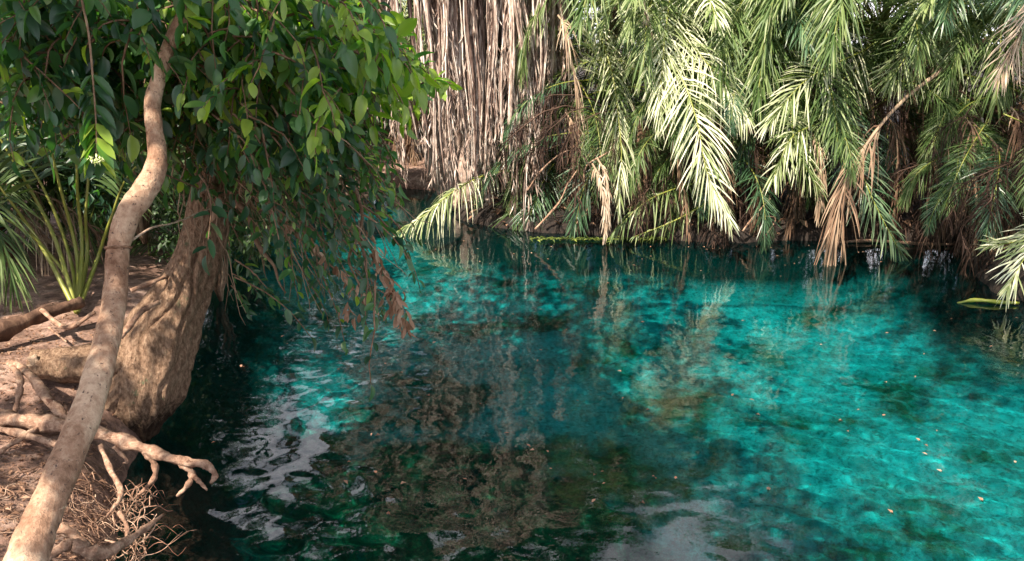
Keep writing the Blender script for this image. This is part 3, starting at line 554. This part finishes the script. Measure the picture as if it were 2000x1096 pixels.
# fine roots spilling over the bank edge
g = Geo(); r2 = random.Random(3)
for k in range(260):
    px, py = r2.uniform(120, 262), r2.uniform(850, 1070)
    if k > 200: px, py = r2.uniform(-20, 180), r2.uniform(815, 1000)
    p = W(px, py, .42); a = r2.uniform(-2.4, 2.4); L = r2.uniform(.08, .30); pts = []
    for q in range(7):
        z = max(gz(p.x, p.y), 0.02 + .1 * r2.random()) + (.012 + .05 * r2.random() * (k < 171)); pts.append((p.x, p.y, min(z, (pts[-1][2] + .03) if pts else 9)))
        a += r2.uniform(-.9, .9); p = p + Vector((math.cos(a), math.sin(a), 0)) * L / 6
    th = r2.uniform(.0012, .0042); tube_g(g, pts, [th * .7, th, th * .4], sides=4, n=14, tone=r2.uniform(.0, .8), seed=k)
tag(g.build('root_tangle', [M_exroot], tree), kind='stuff')

GAPS = [((-1.3, 4.5, 2.8), .9, .25), (tuple(at(305, 335, 3.38)), .16, 0), (tuple(at(270, 375, 3.32)), .1, .2), (tuple(at(62, 1030, 2.4)), .22, 0), (tuple(at(60, 920, 3.2)), .35, .1), (tuple(at(120, 970, 3.0)), .25, .3), (tuple(at(300, 700, 4.5)), .1, .3),
        (tuple(at(330, 890, 3.7)), .15, .3), (tuple(at(60, 710, 4.6)), .12, 0), (tuple(at(190, 290, 3.4)), .12, .1), (tuple(at(400, 100, 4.2)), .4, .3), ((-1.9, 4.6, .7), .5, .45), ((-3.2, 6.4, 1.4), 1.3, .75), ((-2.6, 5.6, 1.0), .6, .4), ((-2.6, 4.2, .4), .8, .5), ((-1.9, 3.4, .4), .6, .4), (tuple(at(210, 650, 3.0)), .3, .5)]
def sun_keep(P, big=True):
    P = np.asarray(P, float); ok = np.ones(len(P), bool)
    for t, r_, keep in GAPS:
        if r_ >= .3 and not big: continue
        v = P - np.array(t); al = v @ SD; ok &= ~((al > .12) & (np.linalg.norm(v - al[:, None] * SD, axis=1) < r_) & (rs.rand(len(P)) > keep))
    return ok
def sun_ok(c):                            # leaves sit where they leave these gaps of sunlight
    for t, r_, keep in GAPS:
        v = np.array(c) - np.array(t); al = v @ SD
        if r_ < .3 and al > .15 and np.linalg.norm(v - al * SD) < r_ and rs.rand() > keep: return False
    return True
CROWN = [(-60, -60), (690, -60), (760, 20), (800, 90), (852, 140), (845, 190), (790, 195), (712, 190), (700, 230), (724, 300), (722, 390), (760, 450), (800, 480), (790, 520), (800, 590), (760, 600), (740, 640), (650, 615), (690, 560), (610, 520), (560, 590), (500, 625), (450, 620), (440, 540), (430, 440), (360, 400), (300, 380), (-60, 180)]
POLE = [(8, 1100), (40, 900), (110, 700), (185, 480), (200, 420), (250, 340), (270, 300), (268, 135), (335, 135), (345, 340), (300, 420), (268, 480), (255, 650), (210, 850), (120, 1100)]
FRAME = [(-30, -40), (2030, -40), (2030, 1130), (-30, 1130)]
def branch(pts, rad, seed=0, mat=M_bark):
    g = Geo(); tube_g(g, [at(*p) for p in pts], rad, sides=7, n=30, rough=.12, wob=.012, seed=seed); return g.build('branch', [mat], tree)
branch([(430, 240, 5.0), (520, 160, 4.7), (640, 90, 4.5), (760, 110, 4.4), (830, 160, 4.3)], [.07, .05, .03, .015, .005], 1, M_twig)
branch([(440, 60, 5.0), (560, -30, 4.8), (700, 0, 4.7), (780, 60, 4.6)], [.07, .05, .02, .006], 2, M_twig)
branch([(350, 170, 4.4), (365, 235, 4.4), (430, 310, 4.5), (500, 385, 4.6), (600, 480, 4.7), (660, 530, 4.8)], [.02, .022, .02, .015, .01, .005], 3, M_twig)
branch([(430, 220, 5.0), (520, 300, 4.9), (620, 370, 4.8), (700, 460, 4.7), (760, 540, 4.6)], [.05, .03, .02, .012, .005], 4, M_twig)
branch([(425, 300, 5.0), (480, 420, 4.8), (520, 500, 4.8), (560, 570, 4.8)], [.04, .02, .012, .005], 5, M_twig)
branch([(440, 120, 5.1), (300, 60, 4.6), (150, 30, 4.2), (0, 60, 3.9)], [.08, .05, .03, .012], 6, M_twig)
branch([(640, 250, 4.7), (680, 330, 4.6), (705, 420, 4.5), (685, 500, 4.5), (700, 570, 4.5), (720, 630, 4.5)], [.015, .012, .01, .008, .006, .003], 7, M_twig)
branch([(430, 100, 5.1), (300, -150, 4.2), (100, -400, 3.0)], [.09, .07, .04], 8)
branch([(430, 0, 5.1), (560, -260, 4.2), (620, -500, 3.4)], [.08, .06, .03], 9)
for k, pts in enumerate([[(-2.2, 4.9, 4.6), (-2.5, 3.4, 5.2), (-2.6, 1.8, 5.5), (-2.6, .2, 5.6)], [(-2.2, 4.9, 4.6), (-1.8, 4.2, 6.6), (-.4, 2.6, 8.6), (.6, 1.6, 9.2), (1.2, 2.6, 9.5)], [(-2.5, 3.4, 5.2), (-3.6, 2.4, 5.6), (-4.2, 1.2, 5.8)]]):
    g = Geo(); tube_g(g, pts, [.11, .08, .05, .03] if k != 1 else [.08, .035, .015, .008], sides=8, n=30, rough=.12, seed=k); g.build('branch', [M_bark], tree)  # unseen limbs added to carry the overhead shading leaves
g = Geo()                                 # bare hanging vines and twigs in the crown's shade
for k in range(130):
    px = rs.uniform(330, 700); py = rs.uniform(130, 400); Y = rs.uniform(4.3, 5.2); L = rs.uniform(80, 260); dx = rs.uniform(-20, 150)
    tube_g(g, [at(px, py, Y), at(px + dx * .3, py + L * .4, Y), at(px + dx + rs.uniform(-12, 12), py + L, Y + .1)], [.005, .004, .002], sides=4, n=14, wob=.012, tone=.4 + .6 * rs.rand(), seed=k)
g.build('hanging_twigs', [M_twig], tree)
g = Geo(); cnt = 0; tries = 0
while cnt < 1600 and tries < 20000:         # the part of the crown the picture shows
    tries += 1; px, py = rs.uniform(-60, 860), rs.uniform(-60, 600); near = rs.rand() < .35
    Y = rs.uniform(3.5, 4.4) if near else rs.uniform(4.3, 6.0)
    st = at(px, py, Y); L = rs.uniform(.2, .55)
    dd = np.array([rs.randn() * .6 + (.45 if px > 450 else 0), rs.randn() * .5 - .2, rs.randn() * .3 - .15])
    e = np.array(st) + dd / np.linalg.norm(dd) * L * .8 + np.array([0, 0, -.12])
    pj = project(np.array([st, (np.array(st) + e) / 2, e]))[0]
    if not all(in_poly(q, CROWN) for q in pj): continue
    if Y < 4.0 and any(in_poly(q + np.array([dx, dy]), POLE) for q in pj for dx, dy in ((0, 0), (35, 0), (-35, 0), (0, 45))): continue
    if not sun_ok(st) or not sun_ok(e): continue
    if px < 330 and py > 150 and rs.rand() < .45: continue
    if py > 180 and 320 < px < 520 and rs.rand() < .35: continue
    if py > 400 and rs.rand() < .8: continue
    if 260 < py <= 400 and rs.rand() < .5: continue
    tone = (.56 if py < 200 else .46) + (.34 if (py < 200 and 360 < px) else 0) * rs.rand() + (.3 if px > 640 and py < 330 else 0) * rs.rand()  # tone raised toward the top and right edge to paint sunlit leaves
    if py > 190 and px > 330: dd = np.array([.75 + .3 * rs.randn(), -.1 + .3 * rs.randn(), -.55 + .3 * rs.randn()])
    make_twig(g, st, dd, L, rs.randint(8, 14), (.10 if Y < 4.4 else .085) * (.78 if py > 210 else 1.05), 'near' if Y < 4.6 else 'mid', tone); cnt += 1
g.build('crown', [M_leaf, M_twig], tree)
g = Geo(); cnt = 0                        # unseen rest of the crown; lobes shaped to shade the bed and right bank
while cnt < 3000:
    v = rs.randn(3); v = v / np.linalg.norm(v) * rs.rand() ** .45
    lobe = cnt % 4 if cnt % 16 != 3 and cnt % 16 != 7 else 1
    if lobe == 0: c = np.array([-2.5, 4.0, 4.9]) + v * np.array([2.3, 2.2, 1.7])
    elif lobe < 3: c = np.array([-2.9, .2, 5.4]) + v * np.array([2.3, 2.1, 1.2])
    else: t_ = rs.rand(); c = np.array([.2 + 2.5 * t_, .9 + 3.9 * t_, 9.4]) + v * np.array([1.5, 1.5, .9])
    if c[2] < 2.9: continue
    q, dep = project(c)
    if dep > .3 and -60 < q[0] < 2060 and -110 < q[1] < 1200: continue
    dd = np.array([v[0], v[1], v[2] * .5 - .2]) + rs.randn(3) * .5
    make_twig(g, c, dd, rs.uniform(.4, .8), 9, .16, 'far', .45, wood=False); cnt += 1
g.build('upper_shade_crown', [M_leaf, M_twig], tree)
g = Geo()                                 # dead leaves still on the twigs
for (x0, y0, x1, y1, n_) in [(720, 450, 745, 530, 22), (750, 530, 795, 640, 80), (420, 300, 700, 560, 60), (100, 60, 600, 300, 30), (665, 585, 700, 625, 8), (250, 140, 300, 165, 9), (640, 330, 650, 390, 5), (395, 360, 430, 400, 6), (550, 430, 560, 450, 3), (690, 560, 720, 590, 5)]:
    for _ in range(n_):
        t = rs.rand(); c = at(x0 + (x1 - x0) * t + rs.randn() * 6, y0 + (y1 - y0) * t + rs.randn() * 5, 4.45 + rs.rand() * .15)
        add_leaves(g, [c], [rs.randn(3) * .4 + [.1, 0, -1]], [rs.randn(3)], .085, 'slim', .55 if x0 > 300 else .35, 0, seed=rs.randint(1 << 30))
g.build('dry_leaves', [M_dryleaf], tree)
g = Geo(); spr = [at(150, -40, 3.5), at(172, 60, 3.45), at(182, 160, 3.42), at(188, 250, 3.4), at(188, 305, 3.4)]   # the hanging sprig
tube_g(g, spr, [.006, .005, .004, .003], sides=5, n=20, tone=.8, mi=1)
Cs = curve(spr, 40)
for k, i in enumerate(range(18, 40, 2)):
    for s_ in (-1, 1):
        add_leaves(g, [Cs[i]], [(s_ * .75, -.1 + .2 * rs.randn(), -.75)], [(s_ * .3, -.6, .8)], .125, 'slim', .5 + .03 * k, 0, seed=k)
sprig = g.build('hanging_sprig', [M_leaf, M_twig], tree)
M_flower = leaf_mat('pale_flower', [(0, (.5, .5, .2)), (1, (.85, .85, .6))], rough=.6, trans=.3)
g = Geo()
for k in range(26):
    c = at(190 + rs.uniform(-16, 16), 312 + rs.uniform(-5, 5), 3.38); add_leaves(g, [c], [rs.randn(3)], [rs.randn(3)], .022, 'far', .7, 0, seed=k)
fl = g.build('flowers', [M_flower], None); fl.parent = sprig

# ------------------------------------------------------------------ slender curved trunk in front
pp = [(-60, 1420, 1.95, 90), (-10, 1230, 2.1, 88), (45, 1110, 2.28, 80), (66, 1050, 2.36, 74), (88, 998, 2.43, 66), (130, 898, 2.58, 61), (171, 798, 2.75, 58), (200, 698, 2.92, 51), (218, 620, 3.05, 46), (227, 548, 3.15, 43), (231, 485, 3.22, 42), (250, 420, 3.28, 46),
      (277, 380, 3.32, 48), (300, 340, 3.36, 44), (307, 300, 3.4, 35), (301, 250, 3.44, 32), (298, 200, 3.48, 31), (311, 150, 3.52, 28), (330, 90, 3.56, 26), (370, 0, 3.65, 24), (430, -140, 3.8, 20)]
P3 = [at(a, b, c) for a, b, c, d in pp]
sap = empty('slender_trunk', P3[0], 'slender bare speckled trunk curving up in front of the thick leaning tree', 'sapling')
g = Geo()
tube_g(g, P3, [d / 2 * (p.y * math.cos(PITCH) - (p.z - CAM_Z) * math.sin(PITCH)) / F for (a, b, c, d), p in zip(pp, P3)], sides=30, n=190, rough=.035, seed=9, tone=[.5 + .22 * math.sin(i // 30 * .13) + .16 * math.sin(i // 30 * .31 + (i % 30) * .21) for i in range(190 * 30 + 2)])
g.build('trunk', [M_smooth], sap)
g = Geo()
for (x, y, Yv, r_, tl) in [(92, 992, 2.44, .054, .0), (231, 484, 3.22, .0465, .05)]:
    th = np.linspace(0, 2 * np.pi, 33); c = at(x, y, Yv); ax = np.array([1, 0, 0.05]); bx = np.array([.0, .95, -.3])
    tube_g(g, [tuple(np.array(c) + r_ * (math.cos(t) * ax + math.sin(t) * bx)) for t in th], [.006] * 4, sides=6, n=60, rough=.3, tone=.1 if y < 600 else .9)
g.build('bark_ring', [M_smooth], sap)
g = Geo(); tube_g(g, [at(232, 485, 3.2), at(300, 445, 3.5), at(372, 424, 3.9), at(420, 400, 4.3)], [.006, .005, .004, .002], sides=5, n=20, wob=.006, tone=.9); g.build('side_shoot', [M_exroot], sap)

# ------------------------------------------------------------------ palm clump behind, on the left bank
def small_palm(base, label, stalks, Ls=.42, seed=0, tone=.3, blades=True):
    root = empty('palm_clump', base, label, 'palm')
    for k, pts in enumerate(stalks):
        P = [base] + [at(*p) for p in pts]
        frond_geo(P, npairs=40, L=Ls, w=.026, droop=.35, nrm=(.2, -.8, .5), seed=seed + k, tone=tone, t0=.6, r0=.021).build('frond', [M_palm_blue if k % 2 else M_palm, M_stalk], root)
    return root
bz = W(150, 610, .45)
small_palm(bz, 'palm clump behind the slender trunk with yellow-green stalks fanning up from the left bank', [
    [(80, 480, 6.2), (0, 365, 6.1), (-120, 200, 6.0)], [(100, 450, 6.4), (0, 270, 6.3), (-90, 120, 6.2)], [(150, 500, 6.6), (118, 370, 6.6), (60, 160, 6.5), (-20, 60, 6.4)],
    [(160, 480, 6.7), (150, 350, 6.7), (160, 150, 6.7), (250, 40, 6.6)], [(170, 500, 6.8), (168, 400, 6.8), (200, 220, 6.9), (330, 120, 7)], [(140, 520, 6.8), (100, 400, 6.9), (30, 300, 7), (-80, 330, 7)],
    [(185, 520, 6.6), (215, 430, 6.6), (260, 330, 6.6), (360, 300, 6.6)], [(130, 540, 7), (60, 460, 7), (-30, 420, 7.1), (-120, 480, 7.1)]], seed=300)
def palm_left(x, y, zc, label, seed, sc=.8): return palm(x, y, zc, label, nl=34, nd=10, sc=sc, seed=seed, group=None)
palm_left(-5.0, 7.4, 1.5, 'low shaded palm at the left edge with feathery fronds over grey dead leaves', 60, .8)
palm_left(-4.3, 8.9, 1.0, 'shaded palm in the gap between the slender trunk and the thick tree', 61, .62)
palm_left(-6.6, 9.2, 2.4, 'dark palm deep in the thicket at the upper left', 62, 1.0)

# ------------------------------------------------------------------ bushes and trees that close the view
def clump_geo(n, rx, ry, rz, size, kind, tone, seed, shells=9, g=None, c0=(0, 0, 0)):
    rr_ = np.random.RandomState(seed); g = g or Geo()
    cs = rr_.randn(shells, 3); cs = cs / np.linalg.norm(cs, axis=1, keepdims=True) * (rr_.rand(shells, 1) ** .5) * .72
    k = rr_.randint(0, shells, n); v = rr_.randn(n, 3); v = v / np.linalg.norm(v, axis=1, keepdims=True) * rr_.rand(n, 1) ** .4
    P = (cs[k] + v * .4) * np.array([rx, ry, rz]) + np.array(c0)
    d = v + rr_.randn(n, 3) * .6 + np.array([0, 0, -.5]); up = np.array([0, 0, 1.0]) + rr_.randn(n, 3) * .5 + v * .4
    add_leaves(g, P, d, up, size * (.6 + .8 * rr_.rand(n)), kind, tone + (rr_.rand(shells)[k] - .5) * .3, 0, seed + 1)
    return g
BUSH = []
for k in range(3):
    g = clump_geo(2600, 1, 1, .9, .10, 'far', .45, 500 + k, shells=14)
    BUSH.append(g.mesh('foliage', [M_wild if k != 1 else M_leaf]))
STEMS = []
for k in range(2):
    g = Geo(); rq = random.Random(k)
    for q in range(9):
        a = rq.uniform(0, 6.28); tube_g(g, [(0, 0, -1.1), (math.cos(a) * .25, math.sin(a) * .25, -.4), (math.cos(a) * .7, math.sin(a) * .7, .5)], [.03, .02, .006], sides=5, n=10, wob=.02, tone=rq.random())
    STEMS.append(g.mesh('stems', [M_twig]))
def bush(x, y, z, sx, sz, k, label, group='bushes filling the thicket behind the left bank'):
    o = empty('bush', (x, y, z), label, 'bush', group)
    f = link_part('foliage', BUSH[k % 3], o, (0, 0, 0), k * 1.3); f.scale = (sx, sx, sz)
    f = link_part('stems', STEMS[k % 2], o, (0, 0, 0), k); f.scale = (sx, sx, sz)
for k, (x, y, z, sx, sz, lab) in enumerate([
    (-2.9, 7.6, .9, .75, .8, 'leafy bush right behind the thick leaning trunk'), (-3.6, 7.6, 1.6, .8, .9, 'dark bush above the stalks of the palm clump'), (-4.6, 8.6, 1.1, 1.1, 1.0, 'broad dark bush behind the palm clump'),
    (-3.0, 8.8, .9, .8, .7, 'small bush seen in the gap right of the curved trunk'), (-5.4, 10.0, 2.6, 1.5, 1.4, 'tall bush at the upper left edge'), (-3.2, 11.6, .7, .9, .8, 'bush on the shore behind the drooping crown'),
    (-2.6, 13.6, 1.6, .9, 1.2, 'bush by the pale strip of far bank'), (-4.6, 12.8, 1.3, 1.4, 1.1, 'large far bush behind the drooping crown'), (-2.9, 19.0, 1.6, 2.3, 2.5, 'wide bush closing the far end of the channel'), (-5.6, 18.6, 1.3, 2.2, 2.0, 'wide dim bush past the far channel, left of it')]):
    bush(x, y, z, sx, sz, k, lab)
TREES = []
for k in range(3):
    g = Geo(); rq = np.random.RandomState(70 + k)
    for q in range(26):
        c = rq.randn(3); c = c / np.linalg.norm(c) * rq.rand() ** .45 * np.array([2.5, 2.3, 3.4])
        clump_geo(330, .95, .95, .75, .21, 'far', .4 + .25 * rq.rand(), 700 + k * 40 + q, shells=5, g=g, c0=c + [0, 0, 5.2])
    cr = g.mesh('crown', [M_wild])
    g = Geo(); tube_g(g, [(0, 0, -.2), (.15, .1, 2.5), (-.1, 0, 5.5), (0, .2, 8)], [.3, .24, .16, .05], sides=10, n=24, rough=.2, seed=k)
    for q in range(6): a = q * 1.05; tube_g(g, [(.1, .05, 2.6 + q * .4), (math.cos(a) * .9, math.sin(a) * .9, 3.8 + q * .4), (math.cos(a) * 1.9, math.sin(a) * 1.9, 5 + q * .35)], [.1, .06, .02], sides=6, n=10, rough=.1)
    TREES.append((cr, g.mesh('trunk', [M_boot])))
g = Geo(); rq = np.random.RandomState(9)
for q in range(10):
    c = np.array([-.6, 13.4, 7.6]) + rq.randn(3) * np.array([1.6, .8, .8]); clump_geo(260, 1, 1, .7, .2, 'far', .5, 3100 + q, shells=4, g=g, c0=c)
g.build('crown', [M_wild], fig)
for k, (x, y, sc, lab) in enumerate([
    (-1.6, 17.5, 1.15, 'tall leafy tree behind the left part of the root curtain'), (0.3, 17.8, 1.2, 'tall leafy tree behind the right part of the root curtain'), (5.6, 18.8, .9, 'leafy tree beyond the palms left of the middle'),
    (8.6, 17.2, 1.25, 'leafy tree beyond the palms on the right'), (12.4, 14.0, 1.3, 'leafy tree past the right edge palms'), (-4.7, 16.4, .5, 'short leafy tree behind the drooping crown'), (-8.4, 13.2, 1.2, 'leafy tree in the thicket at the upper left'),
    (-9.5, 8.6, 1.2, 'leafy tree at the left behind the shaded palm'), (-1.9, 21.5, .8, 'farthest tree in the gap above the far channel'), (13.6, 9.2, 1.1, 'leafy tree beside the right bank'), (-7.6, 4.4, .9, 'tree behind the left bank clearing')]):
    o = empty('tree', (x, y, gz(x, y)), lab, 'tree', 'trees behind the pool')
    for nm, me in zip(('crown', 'trunk'), TREES[k % 3]): link_part(nm, me, o, (0, 0, 0), k * 1.9, sc)

for x, y, lab in [(-5.0, 20.0, 'tall bare-stemmed tree added to block reflected sky, nearer the roots'), (-8.7, 18.8, 'tall bare-stemmed tree added to block reflected sky, farther left')]:
    o = empty('tree', (x, y, gz(x, y)), lab, 'tree', 'trees behind the pool')
    link_part('crown', TREES[1][0], o, (0, 0, 6.3), x, 1.15); tr_ = link_part('trunk', TREES[1][1], o, (0, 0, 0), x); tr_.scale = (1.1, 1.1, 1.8)  # added trees; raised crowns keep sky out of the pool's reflection
# ------------------------------------------------------------------ sticks, litter, floating things
def stick(pts, rad, label, cat='stick', name='stick', mat=M_exroot, group=None, n=26, **kw):
    P = [Vector(p) for p in pts]; o = Geo(); tube_g(o, P, rad, sides=7, n=n, rough=.22, knots=True, **kw)
    ob = o.build(name, [mat]); return tag(ob, label, cat, group)
stick([at(1045, 448, 10.2), at(1090, 398, 10.3), at(1115, 350, 10.4), at(1160, 290, 10.5)], [.014, .012, .01, .006], 'thin bare stick slanting up from the water below the root curtain')
stick([at(1030, 372, 10.3), at(1060, 330, 10.3), at(1100, 298, 10.3), at(1130, 293, 10.3)], [.012, .012, .01, .006], 'arched pale stick at the right foot of the root curtain')
stick([at(1140, 360, 10.2), at(1145, 325, 10.2), at(1175, 305, 10.2), at(1215, 282, 10.3)], [.01, .012, .01, .006], 'bent stick below the young palm fronds')
stick([at(1450, 452, 10.0), at(1475, 420, 10.1), at(1505, 388, 10.2)], [.012, .011, .008], 'short slanting stick standing in dark water right of the bright frond')
stick([at(1490, 468, 9.9), at(1515, 428, 10.0), at(1490, 422, 10.1)], [.008, .008, .006], 'kinked twig poking out of the dark water')
stick([at(1865, 440, 9.2), at(1890, 395, 9.3), at(1912, 345, 9.4)], [.02, .02, .014], 'stout reddish stick leaning among the dead fronds at the right')
stick([at(1905, 412, 8.9), at(1950, 375, 8.9), at(2010, 335, 8.9)], [.012, .011, .01], 'thin pale stick rising to the right edge')
stick([W(1630, 474, .02), W(1700, 470, .03), W(1800, 476, .03), W(1905, 478, .02)], [.012, .02, .02, .01], 'long orange-brown stick floating along the right bank')
stick([W(1870, 592, .0), W(1905, 586, .03), W(1950, 590, .03), W(1990, 592, .02)], [.008, .02, .02, .012], 'mossy yellow-green stick floating below the right edge fronds', mat=M_stalk)
stick([at(80, 605, 5.4), at(130, 640, 5.3), at(185, 610, 5.3)], [.015, .02, .012], 'crooked stick on the ground at the foot of the palm clump')
stick([W(-40, 670, .55), W(60, 622, .58), W(160, 590, .58)], [.06, .055, .04], 'dark fallen log on the left bank behind the roots', cat='log', name='log', mat=M_boot)
stick([W(95, 640, .52), W(130, 668, .52)], [.009, .006], 'short twig lying on the bare soil by the cut root')
stick([at(235, 660, 4.3), at(275, 610, 4.4), at(310, 590, 4.5)], [.016, .016, .014], 'dark stick leaning against the thick trunk')
stick([at(255, 568, 4.6), at(310, 546, 4.7), at(330, 540, 4.8)], [.014, .013, .01], 'brown broken branch stub between the two trunks')
stick([at(-40, 153, 3.8), at(60, 152, 3.8), at(135, 150, 3.8)], [.005, .005, .004], 'straight orange-brown cane crossing the leaves at the upper left', n=12)
M_weed = leaf_mat('green_weed', [(0, (.02, .035, .01)), (.5, (.07, .10, .02)), (1, (.24, .28, .06))], rough=.5, trans=.2)
g = Geo()
for k in range(230):
    t = rs.rand(); px = 1040 + 255 * t + rs.randn() * 9; py = 467 - 3 * abs(t - .5) + rs.randn() * 1.3 * (1 + math.sin(t * 23))
    add_leaves(g, [W(px, py, .012 + .012 * rs.rand())], [(rs.randn(), rs.randn() * .4, .1)], [(0, 0, 1)], .07, 'far', .6, 0, seed=k)
tag(g.build('floating_weed', [M_weed]), kind='stuff')
g = Geo(); FP, FD = [], []                # small leaves drifting on the pool
while len(FP) < 150:
    p = W(rs.uniform(400, 2000), rs.uniform(470, 1000) if len(FP) % 3 else rs.uniform(465, 520), .004)
    if sdist(np.array([p.x]), np.array([p.y]))[0] > -.05: continue
    FP.append(tuple(p)); FD.append((rs.randn(), rs.randn(), .02))
add_leaves(g, FP, FD, [(0, 0, 1)] * len(FP), .02 + .03 * rs.rand(len(FP)), 'far', .5, 0, seed=5)
tag(g.build('floating_leaves', [M_dryleaf]), kind='stuff')
g = Geo()                                 # leaf litter
P, D, U, T_ = [], [], [], []
for k in range(2600):
    px, py = rs.uniform(-40, 330), rs.uniform(590, 1090) ** 1.0
    p = W(px, py, .45)
    if sdist(np.array([p.x]), np.array([p.y]))[0] < .05: continue
    P.append((p.x, p.y, gz(p.x, p.y) + .008)); D.append((rs.randn(), rs.randn(), .15 * rs.randn())); U.append((rs.randn() * .3, rs.randn() * .3, 1))
for k in range(2500):
    p = W(rs.uniform(640, 2000), rs.uniform(330, 470), .35)
    if sdist(np.array([p.x]), np.array([p.y]))[0] < .02: continue
    P.append((p.x, p.y, gz(p.x, p.y) + .02 + .1 * rs.rand())); D.append((rs.randn(), rs.randn(), .4 * rs.randn())); U.append((rs.randn() * .5, rs.randn() * .5, 1))
sz = np.where(np.arange(len(P)) < 2000, .03, .11) * (.6 + .9 * rs.rand(len(P)) ** 2)
add_leaves(g, P, D, U, sz, 'far', .3, 0, seed=8)
tag(g.build('leaf_litter', [M_dryleaf]), kind='stuff')
